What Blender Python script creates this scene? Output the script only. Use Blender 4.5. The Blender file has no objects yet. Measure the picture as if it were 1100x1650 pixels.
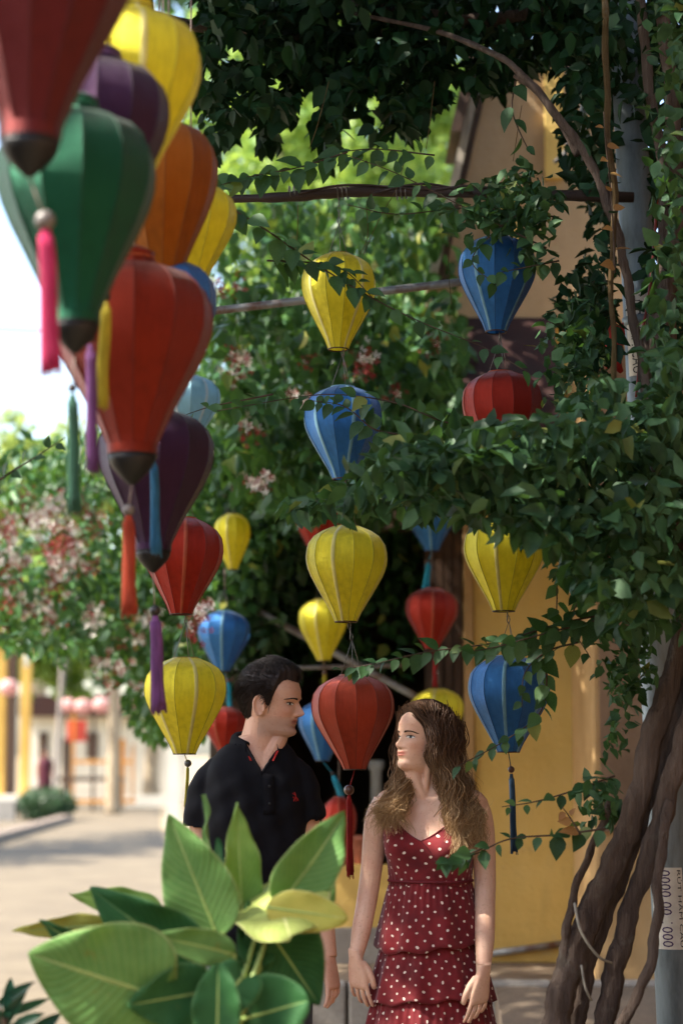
import bpy, bmesh, math, random
import numpy as np
from mathutils import Vector, Matrix, Euler
R = math.radians
rng = np.random.default_rng(7)
random.seed(7)
scene = bpy.context.scene
C = scene.collection

# ------------------------------------------------------------------ camera
CAM_H = 1.52
F = 3208.0                      # focal length in photo pixels (1100 x 1650)
HORIZON = 1215.0
TILT = math.atan((HORIZON - 825.0) / F)
cam_d = bpy.data.cameras.new('camera')
cam = bpy.data.objects.new('camera', cam_d); C.objects.link(cam)
cam.location = (0, 0, CAM_H)
cam.rotation_euler = (math.pi / 2 + TILT, 0, 0)
cam_d.sensor_fit = 'VERTICAL'; cam_d.sensor_height = 36.0; cam_d.sensor_width = 24.0
cam_d.lens = F / 1650.0 * 36.0
cam_d.clip_start = 0.05; cam_d.clip_end = 2000
cam_d.dof.use_dof = True; cam_d.dof.focus_distance = 6.05; cam_d.dof.aperture_fstop = 2.2
scene.camera = cam

# ------------------------------------------------------------------ sky, sun, exposure
SUN_EL = R(48); SUN_DIR = Vector((-0.985, -0.17, 0)).normalized() * math.cos(SUN_EL) + Vector((0, 0, math.sin(SUN_EL)))
w = bpy.data.worlds.new('World'); scene.world = w; w.use_nodes = True
nt = w.node_tree; nt.nodes.clear()
sky = nt.nodes.new('ShaderNodeTexSky'); sky.sky_type = 'NISHITA'; sky.sun_disc = False
sky.sun_elevation = SUN_EL; sky.sun_rotation = math.atan2(SUN_DIR.x, SUN_DIR.y)
sky.air_density = 1.0; sky.dust_density = 2.2; sky.ozone_density = 0.0
bg = nt.nodes.new('ShaderNodeBackground'); bg.inputs['Strength'].default_value = 0.15
wo = nt.nodes.new('ShaderNodeOutputWorld')
nt.links.new(sky.outputs[0], bg.inputs[0]); nt.links.new(bg.outputs[0], wo.inputs[0])
sun_d = bpy.data.lights.new('sun', 'SUN'); sun_d.energy = 4.4; sun_d.angle = R(0.6); sun_d.color = (1.0, 0.93, 0.82)
sun = bpy.data.objects.new('sun', sun_d); C.objects.link(sun)
sun.rotation_euler = SUN_DIR.to_track_quat('Z', 'Y').to_euler()
sun.location = (-10, -2, 20)
scene.view_settings.view_transform = 'Standard'; scene.view_settings.look = 'None'
scene.view_settings.exposure = 1.9; scene.view_settings.gamma = 1.0
scene.cycles.use_denoising = True
scene.cycles.max_bounces = 8; scene.cycles.diffuse_bounces = 3; scene.cycles.glossy_bounces = 3
scene.cycles.transmission_bounces = 4; scene.cycles.transparent_max_bounces = 6
scene.cycles.sample_clamp_indirect = 6.0

# ------------------------------------------------------------------ helpers
cT, sT = math.cos(TILT), math.sin(TILT)
def W(px, py, Y):
    """photo pixel + distance along the street -> world point"""
    dx = (px - 550.0) / F; dy = -(py - 825.0) / F
    yd = cT - dy * sT; zd = sT + dy * cT
    t = Y / yd
    return Vector((dx * t, Y, CAM_H + zd * t))
def ground_Y(py, z=0.0):
    dy = -(py - 825.0) / F
    return (CAM_H - z) * (cT - dy * sT) / -(sT + dy * cT)
def m_per_px(Y): return Y / F

def link(o, parent=None):
    C.objects.link(o)
    if parent is not None: o.parent = parent
    return o
def tag(o, label=None, cat=None, group=None, kind=None):
    if label: o['label'] = label
    if cat: o['category'] = cat
    if group: o['group'] = group
    if kind: o['kind'] = kind
    return o
def empty(name, loc=(0, 0, 0)):
    o = bpy.data.objects.new(name, None); C.objects.link(o); o.location = loc
    o.empty_display_size = 0.1
    return o
def mesh_obj(name, verts, faces, mat=None, parent=None, smooth=True, mats=None, midx=None):
    """verts are world coordinates; a parent empty (unrotated) is subtracted."""
    me = bpy.data.meshes.new(name)
    v = np.asarray(verts, dtype=np.float64).reshape(-1, 3)
    off = np.array(parent_loc(parent))
    me.from_pydata((v - off).tolist(), [], [tuple(int(i) for i in f) for f in faces])
    if smooth: me.polygons.foreach_set('use_smooth', [True] * len(me.polygons))
    for m in (mats or ([mat] if mat else [])): me.materials.append(m)
    if midx is not None: me.polygons.foreach_set('material_index', midx)
    me.update()
    o = bpy.data.objects.new(name, me)
    return link(o, parent)
def parent_loc(p):
    l = Vector((0, 0, 0))
    while p is not None:
        l = l + p.location; p = p.parent
    return l
class MB:
    def __init__(s): s.v = []; s.f = []; s.m = []
    def add(s, verts, faces, mi=0):
        n = len(s.v); s.v.extend([tuple(p) for p in verts])
        s.f.extend([tuple(i + n for i in f) for f in faces]); s.m.extend([mi] * len(faces)); return s
    def box(s, lo, hi, mi=0):
        x0, y0, z0 = lo; x1, y1, z1 = hi
        return s.add([(x0,y0,z0),(x1,y0,z0),(x1,y1,z0),(x0,y1,z0),(x0,y0,z1),(x1,y0,z1),(x1,y1,z1),(x0,y1,z1)],
                     [(0,3,2,1),(4,5,6,7),(0,1,5,4),(1,2,6,5),(2,3,7,6),(3,0,4,7)], mi)
    def tube(s, pts, radii, seg=10, mi=0, squash=1.0, caps=True, twist=None):
        pts = [Vector(p) for p in pts]; n = len(pts)
        if not hasattr(radii, '__len__'): radii = [radii] * n
        ref = Vector((0.13, 0.97, 0.21)); vs = []; fs = []
        prev = None
        for i, p in enumerate(pts):
            d = (pts[min(i+1, n-1)] - pts[max(i-1, 0)])
            if d.length < 1e-9: d = Vector((0,0,1))
            d.normalize()
            if prev is None:
                a = d.cross(ref)
                if a.length < 1e-3: a = d.cross(Vector((1,0,0)))
            else:
                a = prev - d * prev.dot(d)
            a.normalize(); prev = a; b = d.cross(a)
            for k in range(seg):
                t = 2 * math.pi * k / seg
                vs.append(p + (a * math.cos(t) + b * math.sin(t) * squash) * radii[i])
        for i in range(n-1):
            for k in range(seg):
                k2 = (k+1) % seg
                fs.append((i*seg+k, i*seg+k2, (i+1)*seg+k2, (i+1)*seg+k))
        if caps:
            fs.append(tuple(range(seg-1, -1, -1))); fs.append(tuple((n-1)*seg+k for k in range(seg)))
        return s.add(vs, fs, mi)
    def lathe(s, prof, center=(0,0,0), seg=20, mi=0, caps=True):
        c = Vector(center); vs = []; fs = []
        for r, z in prof:
            for k in range(seg):
                t = 2*math.pi*k/seg; vs.append((c.x + r*math.cos(t), c.y + r*math.sin(t), c.z + z))
        for i in range(len(prof)-1):
            for k in range(seg):
                k2 = (k+1) % seg
                fs.append((i*seg+k, i*seg+k2, (i+1)*seg+k2, (i+1)*seg+k))
        if caps:
            fs.append(tuple(range(seg-1,-1,-1))); fs.append(tuple((len(prof)-1)*seg+k for k in range(seg)))
        return s.add(vs, fs, mi)
    def ball(s, c, r, seg=12, mi=0, sc=(1,1,1)):
        c = Vector(c); vs = []; fs = []; nr = max(5, seg//2)
        for i in range(nr+1):
            ph = math.pi * i / nr
            rr = max(math.sin(ph), 1e-3)
            for k in range(seg):
                t = 2*math.pi*k/seg
                vs.append((c.x + r*sc[0]*rr*math.cos(t), c.y + r*sc[1]*rr*math.sin(t), c.z - r*sc[2]*math.cos(ph)))
        for i in range(nr):
            for k in range(seg):
                k2 = (k+1) % seg
                fs.append((i*seg+k, i*seg+k2, (i+1)*seg+k2, (i+1)*seg+k))
        return s.add(vs, fs, mi)
    def build(s, name, mat, parent=None, smooth=True, mats=None):
        return mesh_obj(name, s.v, s.f, mat, parent, smooth, mats, s.m if mats else None)

def smooth_path(pts, n=8):
    pts = [Vector(p) for p in pts]; out = []
    P = [pts[0]*2 - pts[1]] + pts + [pts[-1]*2 - pts[-2]]
    for i in range(1, len(P)-2):
        for k in range(n):
            t = k/n; a, b, c, d = P[i-1], P[i], P[i+1], P[i+2]
            out.append(0.5*((2*b) + (c-a)*t + (2*a-5*b+4*c-d)*t*t + (3*b-a-3*c+d)*t**3))
    out.append(pts[-1]); return out
def lerp_radii(rs, n):
    x = np.linspace(0, len(rs)-1, n); return list(np.interp(x, range(len(rs)), rs))

# ------------------------------------------------------------------ materials
def hexc(h):
    h = h.lstrip('#'); c = [int(h[i:i+2], 16)/255 for i in (0, 2, 4)]
    return tuple((x/12.92 if x <= .04045 else ((x+.055)/1.055)**2.4) for x in c) + (1,)
class NT:
    def __init__(s, name):
        s.m = bpy.data.materials.new(name); s.m.use_nodes = True; s.t = s.m.node_tree; s.t.nodes.clear()
        s.out = s.t.nodes.new('ShaderNodeOutputMaterial')
    def n(s, typ, **kw):
        o = s.t.nodes.new('ShaderNode' + typ)
        for k, v in kw.items():
            if k in o.inputs.keys() if isinstance(k, str) else False: o.inputs[k].default_value = v
            else: setattr(o, k, v)
        return o
    def l(s, a, b): s.t.links.new(a, b)
    def inp(s, o, **kw):
        for k, v in kw.items(): o.inputs[k.replace('_', ' ')].default_value = v
        return o
    def math(s, op, a, b=None, clamp=False):
        o = s.n('Math', operation=op, use_clamp=clamp)
        for i, x in enumerate((a, b)):
            if x is None: continue
            if isinstance(x, (int, float)): o.inputs[i].default_value = x
            else: s.l(x, o.inputs[i])
        return o.outputs[0]
    def ramp(s, fac, stops):
        o = s.n('ValToRGB'); cr = o.color_ramp
        while len(cr.elements) < len(stops): cr.elements.new(0.5)
        for e, (p, c) in zip(cr.elements, stops): e.position = p; e.color = c if len(c) == 4 else (*c, 1)
        s.l(fac, o.inputs[0]); return o.outputs[0]
    def mix(s, fac, a, b, blend='MIX'):
        o = s.n('MixRGB', blend_type=blend)
        for i, x in zip((0, 1, 2), (fac, a, b)):
            if hasattr(x, 'is_output'): s.l(x, o.inputs[i])
            else: o.inputs[i].default_value = x
        return o.outputs[0]
    def noise(s, scale, detail=4, rough=.55, coord=None, stretch=None):
        o = s.n('TexNoise'); o.inputs['Scale'].default_value = scale; o.inputs['Detail'].default_value = detail
        o.inputs['Roughness'].default_value = rough
        c = coord or s.obj()
        if stretch:
            mp = s.n('Mapping'); mp.inputs['Scale'].default_value = stretch; s.l(c, mp.inputs[0]); c = mp.outputs[0]
        s.l(c, o.inputs['Vector']); return o.outputs['Fac']
    def obj(s): 
        if not hasattr(s, '_tc'): s._tc = s.n('TexCoord')
        return s._tc.outputs['Object']
    def uv(s):
        s.obj(); return s._tc.outputs['UV']
    def bump(s, h, strength=.3, dist=.01):
        o = s.n('Bump'); o.inputs['Strength'].default_value = strength; o.inputs['Distance'].default_value = dist
        s.l(h, o.inputs['Height']); return o.outputs[0]
    def principled(s, color, rough=.6, spec=.5, metallic=0., normal=None, **kw):
        o = s.n('BsdfPrincipled')
        for k, x in (('Base Color', color), ('Roughness', rough), ('Metallic', metallic), ('Specular IOR Level', spec)):
            if hasattr(x, 'is_output'): s.l(x, o.inputs[k])
            else: o.inputs[k].default_value = x
        if normal is not None: s.l(normal, o.inputs['Normal'])
        for k, v in kw.items(): o.inputs[k.replace('_', ' ')].default_value = v
        return o
    def finish(s, sh): s.l(sh, s.out.inputs['Surface']); return s.m

_mc = {}
def mat(name, color, rough=.6, var=.12, scale=6., bump=.15, bscale=None, bdist=.006, spec=.4, metallic=0., stretch=None, dark=None):
    """plain surface with noise-driven colour wear and fine relief"""
    if name in _mc: return _mc[name]
    N = NT(name); c = hexc(color) if isinstance(color, str) else (*color, 1)
    f = N.noise(scale, 6, .6, stretch=stretch)
    d = hexc(dark) if dark else tuple(x*(1-2.2*var) for x in c[:3]) + (1,)
    hi = tuple(min(1, x*(1+var)) for x in c[:3]) + (1,)
    col = N.ramp(f, [(.3, d), (.55, c), (.75, hi)])
    nb = N.bump(N.noise(bscale or scale*9, 5, .6, stretch=stretch), bump, bdist)
    _mc[name] = N.finish(N.principled(col, rough, spec, metallic, nb).outputs[0]); return _mc[name]

def leaf_mat(name, dark, mid, light, trans, tw=.3, rough=.42, spec=.45, old=None):
    if name in _mc: return _mc[name]
    N = NT(name)
    g = N.n('NewGeometry'); oi = N.n('ObjectInfo')
    r = N.math('FRACT', N.math('ADD', g.outputs['Random Per Island'], oi.outputs['Random']))
    col = N.ramp(r, [(0, hexc(dark)), (.55, hexc(mid)), (.965, hexc(light)), (.995, hexc(old or light))])
    n2 = N.noise(30, 3)
    col = N.mix(.35, col, N.ramp(n2, [(.3, hexc(dark)), (.7, hexc(light))]))
    p = N.principled(col, rough, spec, 0, N.bump(n2, .2, .004))
    t = N.n('BsdfTranslucent'); tc = N.mix(.5, col, hexc(trans)); N.l(tc, t.inputs[0])
    mx = N.n('MixShader'); mx.inputs[0].default_value = tw
    N.l(p.outputs[0], mx.inputs[1]); N.l(t.outputs[0], mx.inputs[2])
    _mc[name] = N.finish(mx.outputs[0]); return _mc[name]

def satin(name, color, light=None, tw=.22, metallic=.66, rough=.30):
    """silk stretched on ribs: tinted anisotropic sheen, fine cross threads, some light passing through"""
    if name in _mc: return _mc[name]
    N = NT(name); c = hexc(color)
    f = N.noise(9, 4, .6); th = N.noise(60, 3, .6, stretch=(1, 1, 14))
    oi = N.n('ObjectInfo')
    dk = tuple(x*.72 for x in c[:3]) + (1,); lt = tuple(min(1, x*1.15+.004) for x in c[:3]) + (1,)
    col = N.ramp(N.math('ADD', N.math('MULTIPLY', f, .75), N.math('MULTIPLY', oi.outputs['Random'], .25)), [(.25, dk), (.5, c), (.75, lt)])
    col = N.mix(.18, col, N.ramp(th, [(.35, dk), (.65, lt)]))
    p = N.principled(col, rough, .5, metallic, N.bump(N.math('ADD', th, N.math('MULTIPLY', f, 1.5)), .5, .003), Sheen_Weight=.25, Sheen_Roughness=.4, Anisotropic=.5)
    t = N.n('BsdfTranslucent'); N.l(col, t.inputs[0])
    mx = N.n('MixShader'); mx.inputs[0].default_value = tw
    N.l(p.outputs[0], mx.inputs[1]); N.l(t.outputs[0], mx.inputs[2])
    _mc[name] = N.finish(mx.outputs[0]); return _mc[name]
# ================================================================== setting
def concrete(name, color, dark, scale=1.2, crack=True, rough=.85):
    N = NT(name)
    f = N.noise(scale, 8, .65); g = N.noise(scale*22, 5, .7)
    col = N.ramp(f, [(.3, hexc(dark)), (.62, hexc(color))])
    col = N.mix(.35, col, N.ramp(g, [(.35, hexc(dark)), (.65, hexc(color))]))
    h = g
    if crack:
        v = N.n('TexVoronoi', feature='DISTANCE_TO_EDGE'); v.inputs['Scale'].default_value = .55
        mp = N.n('Mapping'); N.l(N.obj(), mp.inputs[0])
        nz = N.n('TexNoise'); nz.inputs['Scale'].default_value = 2.5; N.l(N.obj(), nz.inputs['Vector'])
        av = N.n('VectorMath', operation='ADD'); N.l(mp.outputs[0], av.inputs[0]); N.l(nz.outputs['Color'], av.inputs[1])
        N.l(av.outputs[0], v.inputs['Vector'])
        ck = N.ramp(v.outputs['Distance'], [(0, (0, 0, 0, 1)), (.012, (1, 1, 1, 1))])
        col = N.mix(N.math('MULTIPLY', N.math('SUBTRACT', 1.0, ck), .5), col, hexc('#5a4c3c'))
    return N.finish(N.principled(col, rough, .3, 0, N.bump(h, .35, .01)).outputs[0])
M_street = concrete('street_concrete', '#726754', '#574d3f')
M_ground = concrete('ground_earth', '#9a8a70', '#75684f', crack=False)
M_plat = concrete('platform_concrete', '#8b7a66', '#64584b', 2.0)
M_kerb = concrete('kerb_stone', '#a8a39a', '#7d7770', 3.0, False)
def plaster(name, color, stain, light, scale=1.4):
    N = NT(name)
    f = N.noise(scale, 9, .68); s2 = N.noise(scale*2.4, 6, .6, stretch=(1, 1, .22)); g = N.noise(scale*30, 4, .6)
    col = N.ramp(f, [(.28, hexc(stain)), (.5, hexc(color)), (.78, hexc(light))])
    col = N.mix(.4, col, N.ramp(s2, [(.3, hexc(stain)), (.6, hexc(color))]))
    pk = N.ramp(N.noise(scale*3.2, 10, .72), [(.60, (0, 0, 0, 1)), (.63, (1, 1, 1, 1))])       # flaked patches showing paler undercoat
    col = N.mix(N.math('MULTIPLY', pk, .35), col, hexc('#c9b68e'))
    gr = N.ramp(N.noise(scale*1.1, 8, .7, stretch=(1.5, 1.5, .3)), [(.55, (0, 0, 0, 1)), (.75, (1, 1, 1, 1))]); col = N.mix(N.math('MULTIPLY', gr, .4), col, hexc('#6d5a3c'))
    return N.finish(N.principled(col, .85, .2, 0, N.bump(N.math('ADD', N.math('ADD', g, f), N.math('MULTIPLY', pk, -.4)), .5, .01)).outputs[0])
M_yellow = plaster('yellow_limewash', '#e0bf70', '#be9c52', '#e6cc8c')
M_tan = plaster('tan_limewash', '#c3a070', '#a07e52', '#d2b488')
M_beige = plaster('beige_render', '#bda382', '#a08664', '#c9b292')
M_brownwall = plaster('brown_render', '#8b7058', '#65503e', '#a08468')
M_wood_d = mat('dark_wood', '#4a3526', .6, .25, 5, .4, stretch=(6, 6, .6))
M_board = mat('weathered_board', '#b2a898', .75, .25, 6, .5, stretch=(5, 5, .5))
M_redroof = mat('red_brown_tile', '#34140c', .7, .25, 6, .4)
M_room = mat('room_dark_wall', '#5a4e42', .9, .3, 2, .3)
M_pipe = mat('galvanised_pipe', '#8f9190', .45, .25, 14, .2, metallic=.35, dark='#6b4a38')
M_black = mat('black_lacquer', '#0b0c0e', .5, .3, 10, .1)
M_wire = mat('wire_steel', '#6e6a64', .4, .2, 20, .1, metallic=.7)

def sheet(name, x0, y0, x1, y1, z, m, nx=1, ny=1):
    xs = np.linspace(x0, x1, nx+1); ys = np.linspace(y0, y1, ny+1)
    v = [(x, y, z) for y in ys for x in xs]
    f = [(j*(nx+1)+i, j*(nx+1)+i+1, (j+1)*(nx+1)+i+1, (j+1)*(nx+1)+i) for j in range(ny) for i in range(nx)]
    return tag(mesh_obj(name, v, f, m, None, False), kind='structure')
sheet('ground', -600, -60, 600, 1200, -.02, M_ground)
# the lane runs away to the left of the buildings
v = [(-4.5, -20, 0), (6, -20, 0), (3.0, 9.4, 0), (-.9, 14, 0), (-3.6, 40, 0), (-5.6, 62, 0), (-14, 62, 0), (-11.5, 44, 0), (-7.2, 26, 0)]
tag(mesh_obj('street', v, [tuple(range(len(v)))], M_street, None, False), kind='structure')

# ---- raised platform in front of the building, with kerb stones along its edge
PZ = .45
YW = 10.5
plat = tag(MB().box((-.42, 9.6, -.01), (3.2, 14.5, PZ)).build('platform', M_plat, None, False), kind='structure')
x = -.42
k = 0
while x < 3.1:
    L = .42 + .1*random.random()
    o = MB().box((x, 9.42, -.005), (x+L-.012, 9.597, PZ+.012+.006*random.random())).build('kerb_stone', M_kerb, plat, False)
    bv = o.modifiers.new('b', 'BEVEL'); bv.width = .012; bv.segments = 2
    x += L; k += 1
# concrete ramp down to the lane
rv = [W(797, 1580, 9.3), W(960, 1580, 9.3)]
xr0 = W(797, 1578, 9.42).x
tag(mesh_obj('ramp', [(xr0, 9.415, -.01), (3, 9.415, -.01), (3, 9.415, PZ), (xr0, 9.415, PZ), (xr0-.05, 6.9, -.01), (3, 6.9, -.01), (3, 6.9, .02), (xr0-.05, 6.9, .02),
      ], [(3, 2, 6, 7), (0, 3, 7, 4), (1, 5, 6, 2), (4, 7, 6, 5), (0, 1, 2, 3)], M_plat, None, False), kind='structure')

# ---- yellow building
bld = tag(empty('yellow_building', (0.7, YW, PZ)), 'weathered yellow plastered building with dark open doorway behind hanging lanterns', 'building')
def xw(px, Y=YW, py=1200): return W(px, py, Y).x
def zw(py, Y=YW): return W(550, py, Y).z
XL, XR = xw(763), xw(930)
z_top = zw(500)
# wall to the right of the doorway (real thickness)
def prism_xz(poly, y0, y1):
    n = len(poly); vs = [(x, y0, z) for x, z in poly] + [(x, y1, z) for x, z in poly]
    fs = [tuple(range(n)), tuple(range(2*n-1, n-1, -1))] + [(i, i+n, (i+1) % n + n, (i+1) % n) for i in range(n)]
    return vs, fs
b = MB(); b.box((XL, YW, PZ-.005), (3.4, YW+.25, z_top)); o = b.build('wall', M_yellow, bld, False)
bv = o.modifiers.new('b', 'BEVEL'); bv.width = .012; bv.segments = 2
# pale jamb strip on the doorway edge
MB().box((XL-.045, YW-.02, PZ), (XL-.002, YW+.27, zw(780))).build('door_jamb', M_tan, bld, False)
# low wall under the opening
zl = zw(1394)
xl0 = xw(425)
MB().box((xl0, YW, PZ-.005), (xw(690), YW+.2, zl)).build('low_wall', M_yellow, bld, False)
MB().box((xl0-.02, YW-.06, PZ-.004), (xw(690)+.01, YW-.002, zw(1494))).build('wall_base', M_kerb, bld, False)
# dark room behind
b = MB()
zr = zw(815)
b.box((xl0-.3, YW+3.2, 0), (XL+.9, YW+3.3, zr)); b.box((xl0-.3, YW+.26, 0), (xl0-.2, YW+3.2, zr)); b.box((XL+.9, YW+.26, 0), (XL+1.0, YW+3.2, zr))
b.box((xl0-.35, YW+.255, zr+.002), (XL+1.0, YW+3.35, zr+.09)); b.build('room_wall', M_room, bld, False)
MB().box((xl0-.3, YW+.05, zw(850)), (XL-.05, YW+.25, zr)).build('lintel', M_wood_d, bld, False)
MB().box((xl0-.2, YW+.02, 0.0), (xl0-.002, YW+.24, zw(850)-.003)).build('corner_post', M_wood_d, bld, False)
# dark brown shutter boards folded against the jamb
xs0, xs1 = xw(686), XL-.05
nb = 4
sh = MB().box((xs0, YW+.10, PZ+.02), (xs1, YW+.13, zw(850))).build('shutter', M_wood_d, bld, False)
for i in range(nb):
    a = xs0 + (xs1-xs0)*i/nb; c_ = xs0 + (xs1-xs0)*(i+1)/nb
    o = MB().box((a+.004, YW+.075, PZ+.03), (c_-.004, YW+.099, zw(855))).build('board', M_wood_d, sh, False)
# galvanised pipe lying along the wall foot
p0, p1 = W(785, 1537, YW-.03), W(935, 1517, YW-.03)
b = MB(); b.tube([p0, p1], .018, 10); b.build('floor_pipe', M_pipe, bld)
# upper floor: beige gable wall with sloping barge board
g0 = [(688, 452), (772, 96), (1010, 60), (1010, 520), (688, 520)]
poly = [(W(px, py, YW-.1).x, W(px, py, YW-.1).z) for px, py in g0]
vs, fs = prism_xz(poly, YW-.1, YW+.18)
mesh_obj('gable_wall', vs, fs, M_beige, bld, False)
bb = [(686, 462), (740, 228), (772, 96), (784, 96), (752, 232), (700, 462)]
poly = [(W(px, py, YW-.16).x, W(px, py, YW-.16).z) for px, py in bb]
vs, fs = prism_xz(poly, YW-.20, YW-.102); mesh_obj('barge_board', vs, fs, M_board, bld, False)
bb = [(702, 462), (754, 232), (786, 96), (794, 96), (763, 232), (712, 462)]
poly = [(W(px, py, YW-.16).x, W(px, py, YW-.16).z) for px, py in bb]
vs, fs = prism_xz(poly, YW-.17, YW-.102); mesh_obj('barge_trim', vs, fs, M_wood_d, bld, False)
bb = [(722, 230), (752, 96), (771, 96), (739, 230)]
poly = [(W(px, py, YW-.1).x, W(px, py, YW-.1).z) for px, py in bb]
vs, fs = prism_xz(poly, YW-.3, YW+.3); mesh_obj('roof_edge', vs, fs, M_wood_d, bld, False)
# upper yellow band and column seen between the leaves
MB().box((xw(885), YW-.16, zw(300)), (xw(915), YW-.103, zw(20))).build('yellow_strip', M_yellow, bld, False)
MB().box((xw(800), YW-.14, zw(452)), (xw(842), YW-.103, zw(318))).build('yellow_panel', M_yellow, bld, False)
# red-brown awning over the doorway: rows of roof tiles
aw = mesh_obj('awning', [W(745, 512, YW-.11), W(892, 512, YW-.11), W(905, 705, YW-.55), W(742, 705, YW-.55),
                         W(745, 518, YW-.09), W(892, 518, YW-.09), W(905, 712, YW-.53), W(742, 712, YW-.53)],
              [(0, 1, 2, 3), (7, 6, 5, 4), (0, 4, 5, 1), (1, 5, 6, 2), (2, 6, 7, 3), (3, 7, 4, 0)], M_redroof, bld, False)
# ---- pier nearer to the lane
XP = xw(962, 9.45)
pier = tag(empty('pier', (XP+.25, 9.9, PZ)), 'tan plastered pier at the end of the yellow wall behind twisted stems', 'pier')
o = MB().box((XP, 9.605, PZ-.005), (XP+.75, YW-.002, zw(610))).build('shaft', M_tan, pier, False)
bv = o.modifiers.new('b', 'BEVEL'); bv.width = .015; bv.segments = 2
MB().box((XP+.03, 9.57, zw(1330)), (XP+.72, 9.603, zw(620))).build('front_shade_panel', M_brownwall, pier, False)  # thin brown panel putting the shade on the pier's upper front into colour

# ---- terracotta pots and a white post in the dark doorway
M_terra = mat('terracotta', '#a05e48', .8, .2, 12, .3)
for i, (px, py, Y, r, lab) in enumerate([(583, 1390, YW+.1, .07, 'taller terracotta pot on the low wall between the two people'), (553, 1392, YW+.12, .06, 'squat terracotta pot on the low wall beside the taller pot')]):
    c = W(px, py, Y); c.z = zl; h = .15 if i == 0 else .075
    pot = tag(empty('flower_pot', c), lab, 'pot')
    MB().lathe([(r*.62, 0), (r*.72, h*.1), (r*.95, h*.8), (r*1.0, h*.82)], c, 18).build('body', M_terra, pot)
    MB().lathe([(r*.9, h*.8), (r*1.12, h*.8), (r*1.12, h), (r*.95, h), (r*.85, h*.78)], c, 18, caps=False).build('rim', M_terra, pot)
c = W(606, 1200, YW+.5); zt = zw(1225, YW+.5)
post = tag(MB().lathe([(.05, 0), (.05, .04), (.034, .06), (.032, zt-PZ-.06), (.045, zt-PZ-.04), (.045, zt-PZ)], (c.x, YW+.5, PZ), 14).build('white_post', mat('white_paint', '#c9cbc4', .6, .1, 8, .2), None),
           'pale painted post standing in the dark doorway', 'post')

# ---- pipes of the lantern frame
def pipe_thing(name, a, b_, r, m, label, cat='pipe', mids=()):
    e = MB(); pts = [a, *mids, b_]; e.tube(smooth_path(pts, 6), r, 12)
    o = e.build(name, m, None)
    return tag(o, label, cat)
pipe_thing('scaffold_pipe', W(250, 512, 7.1), W(790, 449, 7.1), .0145, M_pipe, 'pale rusty galvanised pipe crossing behind the upper yellow lantern')
pipe_thing('brace_pipe', W(250, 895, 10.2), W(720, 1150, 10.2), .019, M_pipe, 'grey slanting brace pipe in front of the dark doorway')
pipe_thing('cross_pipe', W(360, 1078, 10.28), W(650, 1072, 10.28), .012, M_pipe, 'thin level pipe in the dark behind the head in dark hair')
M_log = mat('dark_bamboo', '#3a2c26', .6, .3, 8, .5, stretch=(.5, 5, 5))
log = tag(empty('hanging_pole', W(640, 312, 6.25)), 'dark wooden pole tied with wire that carries the lantern strings', 'pole')
e = MB(); lp = smooth_path([W(300, 322, 6.25), W(450, 318, 6.25), W(560, 309, 6.25), W(700, 309, 6.25), W(1020, 318, 6.25)], 8)
e.tube(lp, [.008 + .010*min(1, i/10) + .0015*math.sin(i*1.9) for i in range(len(lp))], 12); e.build('shaft', M_log, log)
for px in (470, 546, 640, 800, 860):
    e = MB(); c = W(px, 310 if px < 720 else 314, 6.25)
    pts = [c + Vector((.003*k - .012, math.cos(k*1.3)*.024, math.sin(k*1.3)*.024)) for k in range(16)]
    e.tube(pts, .0022, 5); e.build('tie_wire', M_wire, log)
for k, (a, b_, c_) in enumerate([((480, 312), (560, 298), (690, 306)), ((600, 312), (680, 296), (760, 310)), ((700, 306), (760, 300), (850, 312))]):
    e = MB(); e.tube(smooth_path([W(*a, 6.23), W(*b_, 6.23), W(*c_, 6.23)], 6), .004, 6); e.build('loose_cane', M_log, log)

# ---- leaning grey lamp pole with stickers
pa, pb = W(1090, 1640, 6.5), W(1014, 180, 6.5)
dirp = (pb - pa).normalized(); pa = pa - dirp*((pa.z+.02)/dirp.z)
M_pole = mat('grey_pole_paint', '#7d8a90', .5, .22, 7, .25, stretch=(3, 3, .7), metallic=.2)
pole = tag(empty('utility_pole', pa), 'leaning grey metal pole with paper stickers behind the twisted vine stems', 'pole')
e = MB(); e.tube([pa, pa + (pb-pa)*.4, pb + (pb-pa)*.3], [.068, .062, .05], 20); e.build('shaft', M_pole, pole)
e = MB(); q = pa + (pb-pa)*.80; e.tube([q, q + dirp*.03], [.062, .062], 20); e.build('collar', M_pole, pole)
M_paper = mat('sticker_paper', '#d4cfc2', .7, .12, 12, .1)
M_ink = mat('black_ink', '#141215', .7, .1, 10, .05); M_violet = mat('violet_ink', '#3a1a55', .7, .1, 10, .05)
def pole_frame(z):
    t = (z - pa.z) / (pb.z - pa.z); c = pa + (pb - pa)*t; return c, .068 - .0135*t
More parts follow.
